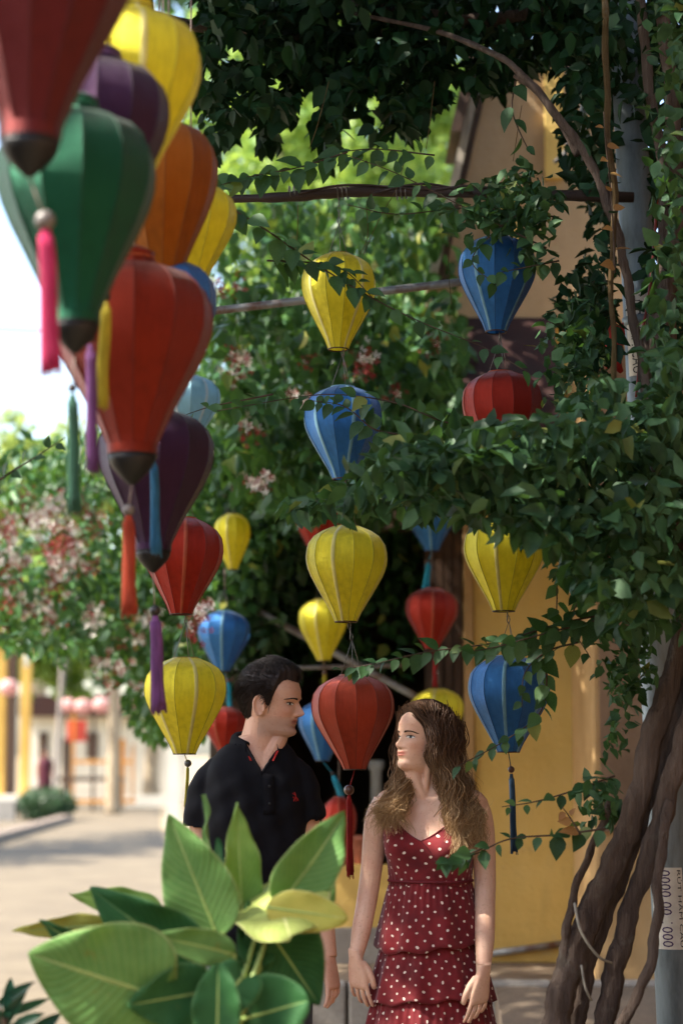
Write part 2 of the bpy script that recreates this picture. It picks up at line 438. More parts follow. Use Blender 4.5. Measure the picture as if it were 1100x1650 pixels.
def sticker(z0, z1, ang0, ang1, lines):
    """paper wrapped on the pole, lettering running downwards"""
    st = None; vs = []; fs = []; n = 10; mrows = 12
    for j in range(mrows+1):
        z = z0 + (z1-z0)*j/mrows; c, r = pole_frame(z)
        for i in range(n+1):
            a = ang0 + (ang1-ang0)*i/n; vs.append(c + Vector((math.sin(a), -math.cos(a), 0))*(r+.0012))
    for j in range(mrows):
        for i in range(n): fs.append((j*(n+1)+i, j*(n+1)+i+1, (j+1)*(n+1)+i+1, (j+1)*(n+1)+i))
    st = mesh_obj('sticker', vs, fs, M_paper, pole, True)
    for text, size, acen, ink in lines:
        cu = bpy.data.curves.new('t', 'FONT'); cu.body = text; cu.size = 1; cu.align_x = 'CENTER'; cu.align_y = 'CENTER'; cu.resolution_u = 2
        to = bpy.data.objects.new('t', cu); C.objects.link(to); dg = bpy.context.evaluated_depsgraph_get()
        me = bpy.data.meshes.new_from_object(to.evaluated_get(dg)); bpy.data.objects.remove(to)
        vv = np.array([v.co[:] for v in me.vertices]); ff = [tuple(p.vertices) for p in me.polygons]
        L = vv[:, 0].max() - vv[:, 0].min(); span = abs(z1-z0)*.94
        out = []
        for x_, y_, _ in vv:
            z = (z0+z1)/2 - x_/L*span
            c, r = pole_frame(z); a = acen + y_*size/r      # letter tops point to +angle (right)
            out.append(c + Vector((math.sin(a), -math.cos(a), 0))*(r+.0022))
        mesh_obj('lettering', out, ff, ink, st, False)['kind'] = 'stuff'; bpy.data.meshes.remove(me)
zA, zB = W(1010, 604, 6.44).z, W(1010, 470, 6.44).z
sticker(zA, zB, R(-62), R(25), [('HÚT HẦM CẦU', .052, R(-28), M_ink)])
zA, zB = W(1060, 1530, 6.44).z, W(1060, 1398, 6.44).z
sticker(zA, zB, R(-70), R(28), [('0000 00 1000', .05, R(-25), M_violet), ('RÚT HẦM CẦU', .017, R(16), M_ink)])
# thin pipe further up and red cable
pipe_thing('drain_pipe', W(947, 20, 7.6), W(934, 280, 7.6), .013, mat('pale_blue_pvc', '#9fb2c4', .4, .1, 8, .1), 'pale blue plastic drain pipe among dark leaves beside the gable', mids=(W(941, 150, 7.6),))
pipe_thing('red_cable', W(1062, 250, 6.2), W(1024, 640, 6.2), .0045, mat('red_rubber', '#7c2a22', .5, .15, 10, .1), 'thin red cable hanging beside the stickered pole', 'cable', mids=(W(1050, 430, 6.2), W(1034, 540, 6.2)))
pipe_thing('bent_conduit', W(918, 10, 9.9), W(893, 262, 9.9), .011, mat('dark_conduit', '#3b3a3e', .5, .2, 10, .2), 'dark bent conduit on the beige gable edge', 'cable', mids=(W(917, 180, 9.9), W(912, 240, 9.9)))

# ================================================================== far end of the lane
YB = 52.0
M_fyel = plaster('far_yellow', '#c9a456', '#a98640', '#d8ba78', .5)
M_white = mat('far_white_wall', '#d9d2c2', .8, .08, 1, .1)
fb = tag(empty('column_building', (W(20, 1290, 56).x, 56, 0)), 'yellow columned building far down the lane beside the round hedge', 'building')
def bx_px(name, x0, x1, yt, yb, Y, d, m, parent):
    a = W(x0, yb, Y); c = W(x1, yt, Y)
    return MB().box((a.x, Y, max(a.z, -.01)), (c.x, Y+d, c.z)).build(name, m, parent, False)
bx_px('column', 30, 51, 985, 1297, 55, .35, M_fyel, fb)
bx_px('column', -20, 11, 985, 1297, 55, .35, M_fyel, fb)
bx_px('wall', -120, 29.5, 960, 1297, 57, .3, M_wood_d, fb)
bx_px('beam', -130, 56, 940, 985, 54.8, .6, M_fyel, fb)
bx_px('plinth', -130, 62, 1282, 1300, 54.5, 1.2, M_white, fb)
wb = tag(empty('white_house', (W(130, 1280, 66).x, 66, 0)), 'bright white sunlit house at the far end of the lane', 'building')
bx_px('wall', 40, 300, 1155, 1300, 66, .4, M_white, wb)
bx_px('roof', 30, 310, 1120, 1154.5, 65.5, 1.5, M_redroof, wb)
bx_px('door', 100, 114, 1190, 1290, 65.93, .06, M_wood_d, wb)
bx_px('window', 140, 158, 1180, 1222, 65.93, .06, M_wood_d, wb)
bx_px('window', 62, 78, 1180, 1222, 65.93, .06, M_wood_d, wb)
# orange painted stall frame
M_or = mat('orange_paint', '#c8821e', .6, .2, 4, .1)
sf = tag(empty('stall_frame', (W(150, 1300, 54).x, 54, 0)), 'orange and dark timber stall frame with red cloth in front of the white house', 'stall')
for (x0, x1, yt, yb, m) in [(115, 121, 1140, 1306, M_or), (147, 154, 1120, 1306, M_wood_d), (192, 202, 1190, 1300, M_or), (211, 216, 1200, 1296, M_or)]:
    bx_px('post', x0, x1, yt, yb, 54, .12, m, sf)
for (x0, x1, yt, yb, m) in [(112, 218, 1288, 1294, M_or), (88, 200, 1252, 1259, M_wood_d), (118, 215, 1225, 1230, M_or), (112, 215, 1140, 1146, M_wood_d)]:
    bx_px('rail', x0, x1, yt, yb, 53.8, .1, m, sf)
bx_px('hanging_cloth', 108, 140, 1160, 1195, 54.2, .04, mat('red_cloth', '#b8463a', .8, .2, 3, .2), sf)
bx_px('counter', 122, 190, 1262, 1286, 54.4, .5, M_white, sf)
# leaning street pole and white posts
pipe_thing('leaning_pole', W(86, 1316, 48) - Vector((0, 0, .05)), W(104, 1030, 48), .06, mat('grey_timber', '#8a8078', .7, .2, 3, .3), 'thin leaning grey pole beside the far hedge', 'pole')
YP = ground_Y(1334)
wp = tag(empty('white_gatepost', (W(280, 1334, YP).x, YP, 0)), 'white painted gatepost beside the lane behind the yellow lantern', 'post')
a = W(269, 1334, YP); c = W(291, 1195, YP)
MB().box((a.x, YP-.15, -.01), (c.x, YP+.15, c.z)).build('shaft', M_white, wp, False)
MB().box((a.x-.05, YP-.2, c.z+.001), (c.x+.05, YP+.2, c.z+.1)).build('cap', M_white, wp, False)
# white block standing in for a sunlit patch of ground
lw = tag(bx_px('sunlit_patch_block', 196, 268, 1282, 1300, 57, .3, M_white, None), 'pale block standing for a sunlit ground patch at the lane end', 'wall')
gw = tag(bx_px('planter_wall', -60, 24, 1290, 1326, 46, .35, M_kerb, None), 'low grey planter wall beside the round hedge', 'wall')
# left kerb of the lane
kx = tag(empty('lane_kerb', (W(20, 1335, 40).x, 40, 0)), 'grey brown kerb edging the shaded left side of the lane', 'kerb')
a, b_ = W(-60, 1362, 31), W(118, 1324, 46)
for i in range(14):
    p = Vector((a.x, 31.5, 0)).lerp(Vector((b_.x, 46, 0)), i/14); q = Vector((a.x, 31.5, 0)).lerp(Vector((b_.x, 46, 0)), (i+.97)/14)
    MB().add([(p.x-.3, p.y, -.01), (p.x, p.y, -.01), (q.x, q.y, -.01), (q.x-.3, q.y, -.01), (p.x-.3, p.y, .14), (p.x, p.y, .14), (q.x, q.y, .14), (q.x-.3, q.y, .14)],
             [(0, 3, 2, 1), (4, 5, 6, 7), (0, 1, 5, 4), (1, 2, 6, 5), (2, 3, 7, 6), (3, 0, 4, 7)]).build('kerb_stone', mat('brick_kerb', '#7d6f62', .8, .2, 4, .2), kx, False)

# ---- unseen house wall added along the right to block light from that side
nh = tag(empty('right_light_blocker', (2.6, 1.5, 0)), 'unseen brown plastered wall added along the lane to block light', 'building')
MB().box((1.95, -7, -.01), (2.2, 8.9, 5.2)).build('wall', M_brownwall, nh, False)
MB().box((1.5, -7.2, 5.201), (4.5, 9.0, 5.35)).build('eave', M_redroof, nh, False)
MB().box((1.93, 3.0, .35), (1.949, 4.1, 2.4)).build('door', M_wood_d, nh, False)

oh = tag(empty('left_light_blocker', (-7.2, -2, 0)), 'unseen plastered house added on the left to block light', 'building')  # unseen house added left of the view to cut side light
MB().box((-8.2, -9, -.01), (-6.4, 4.5, 4.6)).build('wall', M_tan, oh, False)
MB().box((-8.4, -9.2, 4.601), (-6.0, 4.7, 4.75)).build('eave', M_redroof, oh, False)
eh = tag(empty('rear_light_blocker', (-2, -12, 0)), 'unseen tan plastered house added behind the view to limit light', 'building')  # unseen house added behind the view to cut frontal light
MB().box((-6.0, -13, -.01), (3.5, -11.5, 5.0)).build('wall', M_tan, eh, False)
MB().box((-6.3, -13.2, 5.001), (3.8, -11.1, 5.15)).build('eave', M_redroof, eh, False)
# ================================================================== lanterns
COL = dict(yellow='#e8dc3c', red='#ac2c18', rust='#b84a2e', orange='#8e2a12', blue='#3a7cbc', green='#0a573c', purple='#3f2042', darkred='#641c1a', amber='#ac640e', pale='#9cc8d8')
SAT = {k: satin('silk_' + k, v, tw=.46 if k in ('yellow', 'pale', 'amber') else .32) for k, v in COL.items()}
RIB = {k: satin('ribbon_' + k, c, tw=.25, metallic=.2) for k, c in dict(yellow='#d9cf7a', red='#b8502e', rust='#b8705a', orange='#cc6a3a', blue='#7fb4c8', green='#2c8a68', purple='#7a5a86', darkred='#8e3a34', amber='#d0902c', pale='#d4e6ea').items()}
THREAD = {k: mat('thread_' + k, c, .8, .25, 40, .6, stretch=(6, 6, .4)) for k, c in dict(pink='#c0245a', purple='#6a3a72', mauve='#7a4a80', green='#2a5a44', yellow='#b8a82c', orange='#a83c1c', blue='#2a6a90', red='#a01812', cyan='#2aa0b8', darkblue='#2c4a66').items()}
M_bead = mat('wooden_bead', '#5a3424', .3, .25, 30, .1, spec=.6)
M_beadg = mat('grey_bead', '#6a645e', .4, .25, 30, .1, spec=.5)
M_beadk = mat('dark_bead', '#26221f', .4, .25, 30, .1, spec=.5)
M_hoop = mat('bamboo_hoop', '#8a7a3a', .6, .2, 20, .2)

PROF_A = [(0, .30), (.02, .42), (.055, .61), (.11, .81), (.19, .945), (.27, .99), (.34, 1.0), (.40, .985), (.46, .945), (.53, .875), (.6, .785), (.7, .65), (.8, .51), (.9, .37), (1, .265)]
PROF_B = [(0, .27), (.035, .29), (.06, .5), (.10, .74), (.16, .90), (.24, .985), (.31, 1.0), (.38, .985), (.46, .925), (.56, .81), (.68, .64), (.8, .475), (.9, .36), (.95, .305), (1, .30)]
def lantern(cx, yt, yb, hw, Y, color, label, group, style='A', ngore=12, rot=0., bands=(0, 3, 6, 9), cord_to=None, chain_to=None, hanger=True,
            tassel=None, lean=0., name='silk_lantern'):
    """one silk lantern: gores of cloth on ribs, hoops, hanger, chain, bead and tassel; its own axis leans by `lean` radians"""
    top = W(cx, yt, Y); bot = W(cx, yb, Y)
    if not lean: lean = random.uniform(-.035, .035)
    Rr = hw * Y / F; H = (top - bot).length
    root = empty(name, top)
    prof = PROF_A if style == 'A' else PROF_B
    ph = 2*math.pi/ngore
    # one gore, drawn between two ribs, cloth pulled slightly hollow between them
    key = ('g', style, ngore)
    if key not in _mc:
        vs = []; fs = []; m_ = 5
        for t, r in prof:
            for j in range(m_):
                s = j/(m_-1) - .5; a = s*ph
                flat = math.cos(ph/2)/math.cos(a)              # chord between ribs
                k_ = (.25 + .75*flat) if style == 'B' else (.12 + .88*flat)
                k_ -= .012*(1-(2*s)**2)*math.sin(math.pi*t) + .004*math.sin(t*31 + 5*s)
                vs.append((r*k_*math.cos(a), r*k_*math.sin(a), -t))
        for i in range(len(prof)-1):
            for j in range(m_-1):
                fs.append((i*m_+j, (i+1)*m_+j, (i+1)*m_+j+1, i*m_+j+1))
        me = bpy.data.meshes.new('panel'); me.from_pydata(vs, [], fs); me.polygons.foreach_set('use_smooth', [True]*len(fs)); me.update(); _mc[key] = me
        vs = []; fs = []
        for wd, kk in ((.10, 'r'), (.018, 's')):
            vs = []; fs = []
            for t, r in prof:
                for j, s in enumerate((-1, -.5, .5, 1)):
                    off = .014 if abs(s) < 1 else -.004
                    vs.append((r*1.0+off*.8, s*wd*(.55+.45*r)*.5, -t))
            for i in range(len(prof)-1):
                for j in range(3): fs.append((i*4+j, (i+1)*4+j, (i+1)*4+j+1, i*4+j+1))
            me = bpy.data.meshes.new('ribbon'); me.from_pydata(vs, [], fs); me.polygons.foreach_set('use_smooth', [True]*len(fs)); me.update(); _mc[key + (kk,)] = me
    def coloured(k, m):
        kk = (k, m.name)
        if kk not in _mc:
            me = _mc[k].copy(); me.materials.append(m); _mc[kk] = me
        return _mc[kk]
    ex, ey = math.sin(lean), math.cos(lean)
    axis_rot = Euler((0, lean, 0))
    for i in range(ngore):
        o = bpy.data.objects.new('panel', coloured(key, SAT[color])); link(o, root)
        o.rotation_euler = (axis_rot.to_matrix() @ Matrix.Rotation(rot + ph*(i+.5), 3, 'Z')).to_euler(); o.scale = (Rr, Rr, H)
        wide = i in bands
        o = bpy.data.objects.new('ribbon' if wide else 'seam', coloured(key + (('r',) if wide else ('s',)), RIB[color] if wide else SEAM[color])); link(o, root)
        o.rotation_euler = (axis_rot.to_matrix() @ Matrix.Rotation(rot + ph*i, 3, 'Z')).to_euler(); o.scale = (Rr, Rr, H)
    ax = Vector((math.sin(lean), 0, math.cos(lean)))
    bot = top - ax*H
    hr = Rr*prof[0][1]; br = Rr*prof[-1][1]
    def hoop(c, r, th, nm, m):
        e = MB(); vs = []; n = 24
        pts = [c + Vector((math.cos(2*math.pi*k/n)*r, math.sin(2*math.pi*k/n)*r, 0)) for k in range(n+1)]
        e.tube(pts, th, 6, caps=False); e.build(nm, m, root)
    hoop(top, hr, .0022, 'top_hoop', M_hoop if color == 'yellow' else RIB[color]); hoop(bot, br, .0022, 'bottom_hoop', M_wood_d if style == 'A' else M_black)
    if style == 'B':
        e = MB(); e.lathe([(br*1.03, 0), (br*1.06, H*.05)], bot + Vector((0, 0, -.001)), 24, caps=False); e.build('collar', SAT[color], root)
        e = MB(); e.lathe([(br*1.0, 0), (br*.98, -br*.25), (br*.82, -br*.55), (br*.55, -br*.85), (br*.25, -br*1.15), (br*.12, -br*1.25)], bot, 20); e.build('end_cup', M_black, root)
        e = MB(); e.lathe([(hr*.98, 0), (hr*1.02, H*.03), (hr*.6, H*.055), (hr*.2, H*.06)], top, 20); e.build('top_cap', SAT[color], root)
    apex = top + Vector((0, 0, Rr*.85 if style == 'A' else Rr*.3))
    if hanger and style == 'A':
        for k in range(3):
            a = rot + 2*math.pi*k/3 + .5
            e = MB(); e.tube([top + Vector((math.cos(a)*hr, math.sin(a)*hr, 0)), apex], .0012, 5); e.build('hanger_wire', M_wire, root)
    if chain_to is not None:          # real links up to whatever carries it
        end = W(chain_to[0], chain_to[1], Y); L = (end - apex).length; n = max(2, int(L/.017)); d = (end - apex)/n
        keyc = 'link'
        if keyc not in _mc:
            e = MB(); pts = [Vector((math.cos(t)*.0045, 0, math.sin(t)*.0115)) for t in np.linspace(0, 2*math.pi, 13)]
            e.tube(pts, .0013, 5, caps=False); me = bpy.data.meshes.new('link'); me.from_pydata(e.v, [], e.f); me.materials.append(M_wire); _mc[keyc] = me
        b2 = MB()
        lv = np.array([v.co[:] for v in _mc[keyc].vertices]); lf = [tuple(p.vertices) for p in _mc[keyc].polygons]
        for i in range(n):
            M3 = Matrix.Rotation((i % 2)*math.pi/2 + .3*random.random(), 3, 'Z'); c = apex + d*(i+.5)
            b2.add([M3 @ Vector(p) + c + Vector((random.uniform(-.001, .001), 0, 0)) for p in lv], lf)
        b2.build('chain', M_wire, root)
    if cord_to is not None:
        e = MB(); e.tube([top if style == 'B' else apex, W(cord_to[0], cord_to[1], Y)], .0022, 6); e.build('cord', mat('cord_pale', '#8a7a70', .8, .2, 30, .3), root)
    if tassel:
        (bx, by), (tx, ty), th, tcol, beadm = tassel[:5]
        start = bot if style == 'A' else bot - Vector((0, 0, br*1.2))
        bead = W(bx, by, Y); end = W(tx, ty, Y); br_ = (tassel[5] if len(tassel) > 5 else 7.)*Y/F; tw_ = th*Y/F
        mth = THREAD[tcol]
        e = MB(); e.tube([start, bead], .0016, 6); e.build('tassel_cord', mth if style == 'A' else mat('cord_pale', '#8a7a70', .8), root)
        e = MB(); e.ball(bead, br_, 16); e.build('bead', beadm, root)
        d = end - bead; s0 = bead + d*.05
        e = MB(); pts = smooth_path([s0, s0 + d*.08, bead + d*.35 + Vector((tw_*.05, 0, 0)), bead + d*.7 - Vector((tw_*.04, 0, 0)), end], 5)
        e.tube(pts, lerp_radii([tw_*.25, tw_*.40, tw_*.40, tw_*.44, tw_*.52], len(pts)), 12, squash=.8)
        nst = 26
        for k in range(nst):
            a = 2*math.pi*k/nst; rr = tw_*.46
            off = Vector((math.cos(a)*rr, math.sin(a)*rr*.8, 0)); ln = random.uniform(.93, 1.05)
            sp = [s0 + d*.06 + off*.9, bead + d*.35 + off + Vector((tw_*.05, 0, 0)), bead + d*.7 + off*1.05 - Vector((tw_*.04, 0, 0)), bead + d*ln + off*(1.15+.3*random.random())]
            e.tube(smooth_path(sp, 3), tw_*.075, 4)
        tz = e.build('tassel', mth, root)
    tag(root, label, 'lantern', group)
    return root
SEAM = {k: mat('seam_' + k, tuple(c*.45 for c in hexc(v)[:3]), .7, .1, 10, .1) for k, v in COL.items()}

G1, G2, G3 = 'lanterns on the near row', 'lanterns on the middle strings', 'lanterns in the back row'
# ---- middle strings (sharp)
YM = 6.25
G_ROT = R(-98)
lantern(546, 410, 563, 61.5, YM, 'yellow', 'yellow silk lantern half hidden by leaves under the dark wooden pole', G2, rot=R(10), bands=(1, 4, 7, 10), chain_to=(546, 312))
lantern(552, 624, 772, 64.5, YM, 'blue', 'blue silk lantern with pale ribs hanging under the leafy yellow lantern', G2, rot=R(16), bands=(0, 2, 5, 7, 9), chain_to=(554, 566))
lantern(559, 848, 1002, 66, YM, 'yellow', 'bright yellow silk lantern hanging directly above the red tasselled lantern', G2, rot=R(10), chain_to=(556, 775), bands=(0, 3, 6, 8, 11))
lantern(567, 1088, 1240, 66.5, YM, 'rust', 'faded red lantern with wooden bead and red tassel between the two people', G2, rot=R(5), bands=(5,), chain_to=(562, 1004), tassel=((562, 1273), (564, 1410), 9, 'red', M_bead, 8.2))
lantern(801, 382, 535, 63.5, YM, 'blue', 'blue lantern with pale ribs in front of the beige gable', G2, rot=R(22), bands=(0, 2, 4, 7, 10), chain_to=(797, 314))
lantern(806, 600, 752, 66, YM, 'red', 'red lantern mostly covered by dark leaves under the gable lantern', G2, rot=R(12), bands=(6,), chain_to=(804, 538))
lantern(812, 832, 985, 66, YM, 'yellow', 'yellow lantern in front of the yellow wall with leaves over its top', G2, rot=R(14), bands=(0, 2, 5, 8, 11), chain_to=(808, 755))
lantern(820, 1057, 1212, 65.5, YM, 'blue', 'blue lantern with long dark blue tassel in front of the yellow wall', G2, rot=R(18), bands=(0, 3, 5, 8, 10), chain_to=(816, 988), tassel=((823, 1240), (828, 1372), 9, 'darkblue', M_bead, 5.5))
YN = 6.32
lantern(297, 835, 990, 65, YN, 'red', 'dark red lantern on the string behind the purple near lantern', G2, rot=R(8), bands=(9, 1), chain_to=(300, 700))
lantern(299, 1060, 1215, 67, YN, 'yellow', 'yellow lantern behind the shoulder of the person in black', G2, rot=R(20), bands=(7, 9, 1), chain_to=(298, 993), tassel=((303, 1230), (300, 1300), 5, 'yellow', M_beadg, 6))
# ---- back rows
YK = 9.6
for (cx, yt, yb, hw, c, lab, tas) in [
    (362, 985, 1082, 42, 'blue', 'blue back-row lantern with pale rib above the small red lantern', ((368, 1096), (371, 1142), 6, 'cyan', M_bead, 3.5)),
    (364, 1140, 1212, 37, 'red', 'small red lantern behind the neck of the person in black', None),
    (374, 828, 918, 30, 'yellow', 'shaded yellow lantern half behind the dark red lantern', None),
    (519, 965, 1065, 40, 'yellow', 'yellow back-row lantern behind the bright yellow lantern', ((523, 1084), (523, 1112), 6, 'yellow', M_bead, 4)),
    (517, 800, 905, 42, 'red', 'red back-row lantern peeking under the leafy bough', None),
    (522, 1130, 1226, 40, 'blue', 'blue back-row lantern just behind the faded red tasselled lantern', ((536, 1246), (562, 1318), 9, 'cyan', M_beadk, 3)),
    (546, 1284, 1394, 27, 'red', 'red back-row lantern low down behind the red tassel', None),
    (692, 795, 888, 40, 'blue', 'blue back-row lantern with cyan tassel in the dark doorway', ((690, 905), (686, 950), 9, 'cyan', M_beadk, 3)),
    (696, 948, 1046, 42, 'red', 'red back-row lantern beside the brown shutter', ((700, 1058), (701, 1106), 6, 'red', M_beadk, 3)),
    (703, 1110, 1206, 42, 'yellow', 'yellow back-row lantern rising behind the long-haired person', None)]:
    lantern(cx, yt, yb, hw, YK, c, lab, G3, rot=R(random.uniform(0, 30)), bands=(0, 4, 8) if c != 'yellow' else (8, 2), cord_to=(cx, yt-70), tassel=tas)
lantern(303, 606, 712, 53, 7.6, 'pale', 'pale blue white lantern behind the purple near lantern', G2, rot=R(10), bands=(0, 2, 4, 6, 8, 10), cord_to=(303, 500))
# ---- near row, out of focus
TOPY = -160
lantern(72, -215, 228, 165, 3.2, 'darkred', 'large dark red lantern with black cup and pink tassel', G1, 'B', rot=R(5), bands=(), cord_to=(72, -330), tassel=((73, 355), (84, 596), 27, 'pink', M_beadg, 17))
lantern(124, 172, 522, 131, 3.6, 'green', 'green teardrop lantern with black cup and dull green tassel', G1, 'B', rot=R(12), bands=(), cord_to=(124, TOPY), tassel=((117, 625), (121, 826), 19, 'green', M_beadk, 8))
lantern(166, 92, 385, 112, 3.75, 'purple', 'dark purple lantern squeezed between the yellow and green lanterns', G1, 'B', rot=R(3), bands=(), cord_to=(166, TOPY), tassel=((146, 545), (150, 758), 17, 'purple', M_beadk, 8))
lantern(217, 14, 300, 114, 3.9, 'yellow', 'large yellow lantern beside the dark red one near the treetop', G1, 'B', rot=R(15), bands=(9, 0), cord_to=(232, TOPY), tassel=((172, 478), (163, 655), 18, 'yellow', M_beadk, 7))
lantern(263, 190, 470, 91, 4.45, 'amber', 'glowing orange lantern below the large yellow one', G1, 'B', rot=R(8), bands=(), cord_to=(263, TOPY))
lantern(308, 292, 470, 76, 4.9, 'yellow', 'yellow ribbed lantern behind the glowing orange one', G1, 'B', rot=R(0), bands=(), cord_to=(308, TOPY))
lantern(214, 417, 733, 131, 4.15, 'orange', 'large red orange lantern with black cup and rust tassel', G1, 'B', rot=R(7), bands=(), cord_to=(220, TOPY), tassel=((207, 822), (209, 990), 20, 'orange', M_beadg, 10))
lantern(272, 414, 640, 80, 4.5, 'blue', 'dark blue lantern half behind the large red orange one', G1, 'B', rot=R(4), bands=(), cord_to=(272, TOPY), tassel=((248, 735), (252, 892), 14, 'blue', M_beadg, 7))
lantern(254, 655, 888, 94, 4.8, 'purple', 'purple teardrop lantern with mauve tassel under the red orange one', G1, 'B', rot=R(9), bands=(), cord_to=(258, TOPY), tassel=((250, 984), (256, 1145), 19, 'mauve', M_beadk, 9))
# cable they hang from (just above the view)
pa_, pb_ = W(72, -330, 3.2), W(308, TOPY, 4.9)
e = MB(); e.tube(smooth_path([W(-150, -420, 2.6), pa_, W(217, TOPY, 3.9), pb_, W(420, -140, 6.5)], 6), .006, 6)
tag(e.build('overhead_cable', M_black), 'black overhead cable carrying the near row of lanterns', 'cable')
e = MB(); e.tube(smooth_path([W(-60, 526, 14), W(60, 533, 14), W(200, 528, 14)], 6), .006, 6)
tag(e.build('power_line', M_black), 'thin dark wire crossing the white sky', 'cable')
# ---- far pink paper lanterns down the lane
M_pink = satin('paper_pink', '#d9a8a4', tw=.3, metallic=0., rough=.7)
for (cx, cy, r, lab) in [(110, 1137, 13, 'pale pink round lantern at the far stall, beside its twin'), (134, 1139, 14, 'pale pink round lantern at the far stall, between its twin and the post'),
                    (164, 1136, 14, 'pale pink round lantern left of the far pale trunk'), (203, 1135, 11, 'pale pink round lantern right of the far pale trunk'), (14, 1108, 15, 'pale pink round lantern hung by the yellow column')]:
    c = W(cx, cy, 53); rr = r*53/F
    t = tag(empty('paper_lantern', c), lab, 'lantern', 'far round paper lanterns')
    for k in range(10):
        vs = []; fs = []
        for i in range(9):
            p_ = math.pi*(.06+.88*i/8)
            for j in range(3):
                a = 2*math.pi*(k + j/2)/10; q = 1 - (.05 if j == 1 else 0)
                vs.append((c.x + rr*1.08*q*math.sin(p_)*math.cos(a), c.y + rr*1.08*q*math.sin(p_)*math.sin(a), c.z - rr*.9*math.cos(p_)))
        for i in range(8):
            for j in range(2): fs.append((i*3+j, i*3+j+1, (i+1)*3+j+1, (i+1)*3+j))
        mesh_obj('panel', vs, fs, M_pink, t)
    MB().lathe([(rr*.25, 0), (rr*.25, rr*.15)], c - Vector((0, 0, rr*1.0)), 12).build('base_ring', M_black, t)
    MB().tube([c + Vector((0, 0, rr*.85)), c + Vector((0, 0, rr*.85+1.2))], .01, 5).build('cord', M_black, t)
# white star lantern with streamer
c = W(44, 1005, 30); t = tag(empty('star_lantern', c), 'pale green white star lantern with streamer among sunlit blossoms', 'lantern')
e = MB(); n = 10; rr = 22*30/F
vs = [(c.x + rr*(1 if k % 2 == 0 else .55)*math.sin(2*math.pi*k/n), c.y, c.z + rr*(1 if k % 2 == 0 else .55)*math.cos(2*math.pi*k/n)) for k in range(n)] + [(c.x, c.y-rr*.4, c.z), (c.x, c.y+rr*.4, c.z)]
mesh_obj('body', vs, [(k, (k+1) % n, n) for k in range(n)] + [((k+1) % n, k, n+1) for k in range(n)], satin('paper_white', '#cfe0d0', tw=.3, metallic=0., rough=.6), t, False)
e = MB(); e.tube([c - Vector((0, 0, rr*.9)), c - Vector((0, 0, rr*3.2))], rr*.16, 6); e.build('streamer', mat('streamer_white', '#cfdcd8', .8), t)
e = MB(); e.tube([c + Vector((0, 0, rr*.9)), c + Vector((0, 0, rr*6))], .008, 5); e.build('cord', M_black, t)
# ================================================================== vegetation
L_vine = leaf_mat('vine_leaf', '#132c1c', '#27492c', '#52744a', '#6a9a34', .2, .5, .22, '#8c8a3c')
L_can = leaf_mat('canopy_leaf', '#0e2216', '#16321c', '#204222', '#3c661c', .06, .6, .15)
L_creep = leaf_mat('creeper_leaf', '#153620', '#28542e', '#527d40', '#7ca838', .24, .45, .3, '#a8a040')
L_sun = leaf_mat('sunny_leaf', '#3f6a28', '#6c9438', '#a0b850', '#b8cc50', .38, .5)
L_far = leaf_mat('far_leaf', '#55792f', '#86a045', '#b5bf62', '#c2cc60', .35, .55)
L_hedge = leaf_mat('hedge_leaf', '#16301a', '#254824', '#3a5a2c', '#4c7a2c', .12, .5)
L_dry = leaf_mat('dry_leaf', '#6a4524', '#94632f', '#b08a4c', '#b08040', .2, .7)
M_bark = None
def bark(name, c1, c2, stretch=(7, 7, .7)):
    N = NT(name); f = N.noise(5, 8, .65, stretch=stretch); g = N.noise(24, 5, .7, stretch=stretch)
    big = N.noise(2.2, 4, .6)
    col = N.ramp(f, [(.3, hexc(c2)), (.68, hexc(c1))]); col = N.mix(.35, col, N.ramp(big, [(.35, hexc(c2)), (.65, hexc(c1))]))
    li = N.ramp(N.noise(9, 8, .7), [(.58, (0, 0, 0, 1)), (.66, (1, 1, 1, 1))]); col = N.mix(N.math('MULTIPLY', li, .35), col, hexc('#8d897c'))      # lichen and dust
    return N.finish(N.principled(col, .9, .15, 0, N.bump(N.math('ADD', f, g), 1.0, .03)).outputs[0])
M_bark = bark('vine_bark', '#857468', '#3e332e'); M_twig = mat('twig', '#4a3a2c', .8, .25, 20, .3)
M_pale_bark = bark('pale_bark', '#b5a58c', '#8a7860', (3, 3, .6))
M_tanstem = bark('tan_stem', '#7d6a44', '#5a4630')

LEAF_V = np.array([(0, 0, 0), (.20, .06, .05), (.34, .26, .10), (.33, .45, .09), (.20, .70, .05), (0, 1.0, -.08), (-.20, .70, .05), (-.33, .45, .09), (-.34, .26, .10), (-.20, .06, .05), (0, .26, .0), (0, .48, .01), (0, .72, -.02)])
LEAF_F = [(0, 1, 10), (1, 2, 10), (10, 2, 3, 11), (11, 3, 4, 12), (12, 4, 5), (0, 10, 9), (9, 10, 8), (10, 11, 7, 8), (11, 12, 6, 7), (12, 5, 6)]
LITE_V = np.array([(0, 0, 0), (.30, .30, .08), (.22, .68, .06), (0, 1.0, -.06), (-.22, .68, .06), (-.30, .30, .08), (0, .4, 0.)])
LITE_F = [(0, 1, 6), (1, 2, 6), (2, 3, 6), (3, 4, 6), (4, 5, 6), (5, 0, 6)]
def rand_frames(n, droop=.6, face=None, facew=0., rs=rng):
    """random leaf frames: y axis = leaf direction (drooping), z axis = blade normal (biased up / towards `face`)"""
    d = rs.normal(size=(n, 3)); d[:, 2] -= droop*1.6; d /= np.linalg.norm(d, axis=1)[:, None]
    nn = rs.normal(size=(n, 3))*.75 + np.array((0, 0, .8))
    if face is not None: nn += np.array(face)*facew
    nn -= d*(nn*d).sum(1)[:, None]; nn /= np.linalg.norm(nn, axis=1)[:, None]
    x = np.cross(d, nn)
    return np.stack([x, d, nn], axis=2)         # columns
